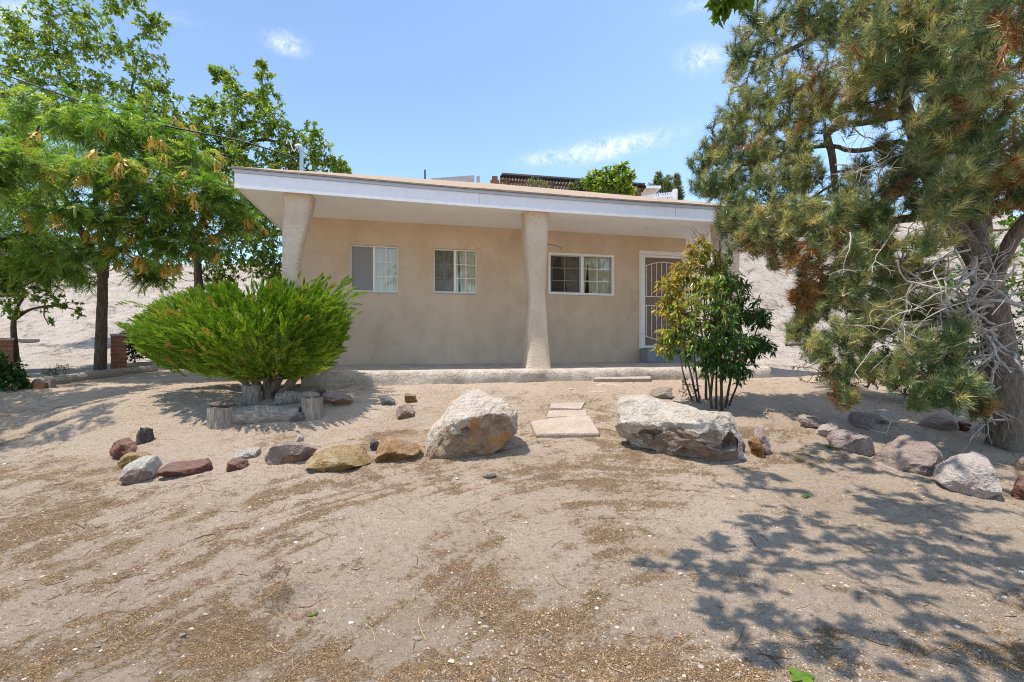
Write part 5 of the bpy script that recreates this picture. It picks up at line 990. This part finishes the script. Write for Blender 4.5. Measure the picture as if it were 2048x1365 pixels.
t = Tree(52); t.path([b, b + (0, .1, 1.5), b + (-.2, .3, 2.8), b + (-.8, .9, 4.), (4.4, 2., 4.7)], .2, .08, 22, .5)
for l in ([(5.4, 1.4, 4.2), (4., 2.0, 4.5), (2.6, 2.6, 4.6), (1.2, 2.7, 4.6), (.2, 2.6, 4.5)], [(5.6, 1.3, 4.1), (4., 1.4, 4.1), (2.4, 1.6, 4.1)], [(4.8, 1.8, 4.6), (3.8, 3.2, 5.3), (2.6, 3.9, 5.5)]): t.path(l, .05, .02, 14, .1)
t.clumps(cl, 27, .02, .02, .004, fill=.6); mb = MB(); broad_leaves(t, mb, 11, .105, .066, (.5, .25), .25, keepout)
finish('overhanging_tree', 'bright leaved tree overhanging from above, its twig tip hanging in left of the pine', 'tree', t, mb, M['bright'], M['bark'], b)
# trees across the yard behind the camera: what the window panes mirror
for k, (x_, y_, h_) in enumerate(((4.6, -11, 9.5), (8, -11.5, 9.8), (-15, -12, 8), (13, -9, 9), (17.5, -8.5, 9))):
    b = np.array([x_, y_, -.1]); r = np.random.default_rng(90 + k)
    cl = [(b + np.array([r.normal(0, 1.5), r.normal(0, 1.2), h_ * r.uniform(.32, 1)]), r.uniform(.7, 1.1), 1) for _ in range(22)]
    btree(60 + k, 'yard_tree', 'broad leaved tree across the yard behind the camera', 'tree', [b, b + (0.1, 0, h_ * .3), b + (-.1, 0.1, h_ * .6), b + (0, 0, h_ * .85)], cl, 22, 6, .22, .13, M['broad'], .2, group='trees behind the camera')
# green sprigs on the ground
def sprig(u, v, label, L, n, seed, mat=M['bright']):
    b = gp(u, v); b[2] = HZ(b[0], b[1])[0]; r = np.random.default_rng(seed); mb = MB(); a = np.arange(n) * 6.283 / n + r.random(n) * .8
    d = np.stack([np.cos(a), np.sin(a), r.uniform(.25, .8, n)], 1)
    t_ = np.linspace(0, 1, 7)
    for q in range(n):
        dd = nrm(d[q]); s_ = nrm(np.cross(dd, (0, 0, 1))); U = np.cross(s_, dd); l = L * r.uniform(.7, 1.1); w = l * .34 * np.sin(np.pi * np.clip(t_ * .95 + .03, 0, 1)) ** .8
        c = dd * (t_ * l)[:, None] - np.array([0, 0, 1]) * (t_ ** 2 * l * .25)[:, None]; v_ = np.concatenate([c - s_ * w[:, None] + U * w[:, None] * .25, c, c + s_ * w[:, None] + U * w[:, None] * .25]); i = np.arange(6)
        mb.add(v_, np.concatenate([np.stack([i, i + 1, i + 8, i + 7], 1), np.stack([i + 7, i + 8, i + 15, i + 14], 1)]), r.uniform(.3, 1))
    o = mb.build('weed', mat, None, True); o.location = b + (0, 0, .004); tag(o, label, 'weed')
sprig(1664, 896, 'bright green leafy sprig before the smooth purple rock', .10, 7, 1); sprig(1612, 990, 'small green weed on the shaded dirt below the purple rocks', .05, 5, 2)
sprig(1598, 1362, 'large pale green leaves at the bottom edge of the photo', .075, 4, 3); sprig(627, 1212, 'single tiny green leaf standing in a footprint', .035, 2, 4)
sprig(1940, 955, 'dark green leaf lying against the largest white and pink rock', .05, 1, 5, M['darkleaf'])

# ------------------------------------------------------------------ hillside things behind the roof
def hillpt(u, v, Y): return px(u, v, Y)
Yh = 30.; hx = lambda u, v, Y=Yh: px(u, v, Y)
def foot(p): return np.array([p[0], p[1], float(HZ(p[0], p[1])[0]) - .15])
a, e = hx(862, 357), hx(948, 351); fz = min(foot(a)[2], foot(e)[2])
mb = MB(); mb.add([a, e, e + (0, .3, 0), a + (0, .3, 0)] + [(p[0], p[1], fz) for p in (a, e, e + (0, .3, 0), a + (0, .3, 0))], [(0, 1, 2, 3), (0, 4, 5, 1), (1, 5, 6, 2), (2, 6, 7, 3), (3, 7, 4, 0)])
o = mb.build('block_wall', M['cmu'], None, False, foot(a)); tag(o, 'grey block retaining wall on the hill behind the roof', 'wall')
p = hx(956, 352); mb = MB(); mb.box((p[0] - .1, p[1], fz), (p[0] + .1, p[1] + .2, p[2])); o = mb.build('gate_post', M['cmu'], None, False, foot(p)); tag(o, 'short pale post at the right end of the grey block wall on the hill', 'post')
p = hx(850, 340); q = foot(p); mb = MB(); mb.tube([q, p], .05, 8, cap=True); o = mb.build('pipe_post', M['black'], None, False, q); tag(o, 'thin dark vertical pipe standing on the hill behind the roof', 'post')
q = foot(hx(985, 362)); mb = MB(); r = np.random.default_rng(3)
c0 = hx(990, 363)
for k in range(5):
    w_ = .6 - k * .1; mb.box((c0[0] - w_, c0[1], (q[2] if k == 0 else c0[2] - .9 + k * .25)), (c0[0] + w_ * (1 - .05 * k), c0[1] + .5, c0[2] - .9 + (k + 1) * .25 - .01))
o = mb.build('brick_stack', M['brick'], None, False, q); tag(o, 'stepped reddish brick wall end beside the ramada roof on the hill', 'wall')
root_p = foot(hx(1140, 372, 31)); root = empty('ramada', root_p); tag(root, 'ramada with brown sloping pole roof on the hill above the house roof', 'ramada')
A0, A1 = hx(1003, 351, 27.2), hx(1290, 372, 27.2); A2, A3 = hx(1000, 392, 31.5), hx(1262, 404, 31.5)
n = 46; mb = MB()
for k in range(n):
    f = k / (n - 1); p, q = A0 + (A1 - A0) * f, A2 + (A3 - A2) * f; mb.tube(np.array([p, q]) + (0, 0, -.06), .085, 6, t=f)
mb.build('pole_roof', M['tile'], root, False, root_p)
mb = MB(); mb.tube(np.array([A0, A1]) + (0, .1, .06), .13, 6, cap=True)
for k in range(26):
    p = A0 + (A1 - A0) * (k + .5) / 26; mb.tube(np.array([p + (0, .05, .12), p + (0, -.4, -.1)]), .045, 4, cap=True)
mb.build('roof_edge', M['black'], root, False, root_p)
mb = MB()
for f in (.25, .45, .65):
    p, q = A0 + (A1 - A0) * f, A2 + (A3 - A2) * f
    for k in range(4): mb.tube(np.array([A0 + (A2 - A0) * (k + .5) / 4, A1 + (A3 - A1) * (k + .5) / 4]) + (0, 0, -.18), .06, 5)
    break
mb.build('beams', M['bark'], root, False, root_p)
for f in (.04, .35, .66, .96):
    p = A0 + (A1 - A0) * f; mb = MB(); mb.tube([foot(p), p - (0, 0, .2)], .11, 8); mb.build('post', M['bark'], root, False, root_p)
# pale building and picket fence
q = foot(hx(1290, 385, 29)); top = hx(1290, 379, 29)[2]; root = empty('pale_building', q); x0, x1 = hx(1268, 380, 29)[0], hx(1312, 380, 29)[0]
mb = MB(); mb.box((x0, 29, q[2]), (x1, 33, top)); mb.build('wall', M['column'], root, False, q); mb = MB(); mb.box((x0 - .25, 28.8, top), (x1 + .25, 33.2, top + .16)); mb.build('roof', M['white'], root, False, q)
tag(root, 'small pale flat roofed building peeping over the house roof by the picket fence', 'building')
a, e = hx(1272, 394, 26), hx(1352, 383, 24); q = foot(a); root = empty('picket_fence', q); tag(root, 'white picket fence on the hill seen over the right end of the roof', 'fence')
mb = MB(); n = 19
for k in range(n):
    p = a + (e - a) * k / (n - 1); mb.box((p[0] - .04, p[1] - .02, p[2] - 1.1), (p[0] + .04, p[1] + .02, p[2]))
mb.build('pickets', M['white'], root, False, q)
mb = MB()
for z_ in (-.18, -.85): mb.tube(np.array([a, e]) + (0, .05, z_), .04, 4, cap=True)
mb.build('rails', M['white'], root, False, q)
for p, hh in ((a, .05), (e, .14)):
    mb = MB(); f = foot(p); mb.box((p[0] - .09, p[1] + .03, f[2]), (p[0] + .09, p[1] + .29, p[2] + hh)); mb.build('post', M['white'], root, False, q)
def hbush(seed, label, cl, Y, L, W, mat, ntw=26, per=7, tint=(.5, .22), name='hill_shrub'):
    c = px(cl[0][0], cl[0][1], Y); b = foot(c); t = Tree(seed); t.path([b, (b + c) / 2 + (.1, 0, 0), c], .08, .03, 12, .4); t.clumps([pc(u, v, Y, rp, w) for u, v, rp, w in cl], ntw, .03, 0., .012); mb = MB(); broad_leaves(t, mb, per, L, W, tint, .0)
    finish(name, label, 'shrub', t, mb, mat, M['bark'], b)
hbush(71, 'rounded grey green shrub on the hill before the ramada roof', [(1165, 374, 20, 1), (1148, 378, 15, 1), (1185, 378, 16, 1)], 25, .16, .06, M['hill'], 60, 9, (.3, .2))
hbush(72, 'loose leafy small tree rising above the ramada roof on the hill', [(1230, 345, 16, .6), (1210, 350, 15, .6), (1245, 335, 11, .4), (1255, 355, 14, .6), (1185, 352, 12, .3), (1225, 372, 22, 1.4), (1200, 376, 20, 1.2), (1252, 380, 20, 1.4), (1178, 366, 12, .5)], 24, .26, .14, M['broad'], 34, 8, (.5, .25))
hbush(73, 'pale yellowish weedy shrub before the left part of the ramada roof', [(1062, 366, 11, .8), (1078, 368, 10, .8), (1090, 372, 7, .5)], 23, .2, .03, M['hill'], 26, 6, (.95, .1))
hbush(74, 'wider of the two hazy green trees beyond the picket fence', [(1325, 378, 22, 1), (1315, 362, 14, .7), (1335, 366, 15, .8), (1318, 350, 7, .3), (1338, 388, 16, 1), (1305, 380, 12, .8)], 32, .26, .07, M['hill'], 60, 8, (.45, .2), 'hill_tree')
hbush(75, 'slim pointed hazy green tree just right of the picket fence post', [(1354, 380, 12, 1), (1354, 366, 8, .8), (1353, 354, 5, .5), (1357, 392, 11, 1)], 33, .24, .06, M['hill'], 70, 8, (.35, .2), 'hill_tree')

# ------------------------------------------------------------------ camera, sun, sky
cam = bpy.data.cameras.new('camera'); co = bpy.data.objects.new('camera', cam); C.objects.link(co); co.location = (0, 0, EYE); co.rotation_euler = (R(90), 0, 0)
cam.sensor_width = 36; cam.lens = F / 2048 * 36; cam.shift_y = 7.5 / 2048; cam.clip_end = 3000; cam.clip_start = .05; bpy.context.scene.camera = co
EL, AZ = R(70), R(14)                                             # sun height; heading the shadows take on the ground
to = np.array([-math.cos(AZ) * math.cos(EL), -math.sin(AZ) * math.cos(EL), math.sin(EL)])
sun = bpy.data.lights.new('sun', 'SUN'); sun.energy = 3.0; sun.angle = R(.53); sun.color = (1, .925, .82); so = bpy.data.objects.new('sun', sun); C.objects.link(so)
from mathutils import Vector
so.rotation_euler = Vector(tuple(to)).to_track_quat('Z', 'Y').to_euler(); so.location = (-5, 0, 12)
w = bpy.data.worlds.new('World'); bpy.context.scene.world = w; w.use_nodes = True; nt = w.node_tree; bg = nt.nodes['Background']
sky = N(nt, 'ShaderNodeTexSky', sky_type='NISHITA', sun_disc=False); sky.sun_elevation = EL; sky.sun_rotation = math.atan2(-to[0], to[1]); sky.altitude = 300; sky.air_density = 1.; sky.dust_density = .9; sky.ozone_density = 1.3
gen = nt.nodes.new('ShaderNodeTexCoord').outputs['Generated']; col = sky.outputs[0]
cn = noise(nt, 46, 11, .72, gen, dist=.8)
sep = nt.nodes.new('ShaderNodeSeparateXYZ'); nt.links.new(gen, sep.inputs[0])
az = math_(nt, 'ARCTAN2', sep.outputs[0], sep.outputs[1]); el = math_(nt, 'ARCSINE', sep.outputs[2])
tot = None
for u, v, wu, wv, tilt, st in ((1215, 298, 105, 17, -.10, 1.), (1095, 316, 45, 12, -.1, .75), (572, 88, 34, 15, 0, .8), (1402, 118, 40, 17, .12, .85), (25, 45, 55, 40, -.6, .7), (350, 35, 60, 14, 0, .12), (1400, 8, 50, 10, 0, .3)):
    d = np.array([(u - CX), F, HY - v]); d /= np.linalg.norm(d); a0, e0 = math.atan2(d[0], d[1]), math.asin(d[2]); sa, se = wu / F * math.cos(a0) ** 2, wv / F * math.cos(a0)
    A = math_(nt, 'SUBTRACT', az, a0); B = math_(nt, 'ADD', math_(nt, 'SUBTRACT', el, e0), math_(nt, 'MULTIPLY', A, tilt))
    q = math_(nt, 'ADD', math_(nt, 'POWER', math_(nt, 'DIVIDE', A, sa), 2.), math_(nt, 'POWER', math_(nt, 'DIVIDE', B, se), 2.))
    k = math_(nt, 'MULTIPLY', math_(nt, 'POWER', 2.718, math_(nt, 'MULTIPLY', q, -1.1)), st); tot = k if tot is None else math_(nt, 'MAXIMUM', tot, k)
den = math_(nt, 'MULTIPLY', tot, ramp(nt, cn, [(.36, (.0, .0, .0)), (.64, (1, 1, 1))]))
col = mix(nt, 1., col, (.97, 1.01, 1.), 'MULTIPLY'); mx = mix(nt, math_(nt, 'MINIMUM', den, 1.), col, (4.3, 4.5, 4.75)); nt.links.new(mx, bg.inputs[0]); bg.inputs[1].default_value = .138
sc = bpy.context.scene; sc.view_settings.view_transform = 'Standard'; sc.view_settings.look = 'None'; sc.view_settings.exposure = 1.1; sc.view_settings.gamma = 1
sc.cycles.max_bounces = 8; sc.cycles.diffuse_bounces = 6; sc.cycles.transparent_max_bounces = 12; sc.cycles.use_denoising = True; sc.cycles.denoising_prefilter = 'NONE'; sc.cycles.use_adaptive_sampling = False; sc.cycles.pixel_filter_type = 'BLACKMAN_HARRIS'; sc.cycles.filter_width = 1.05
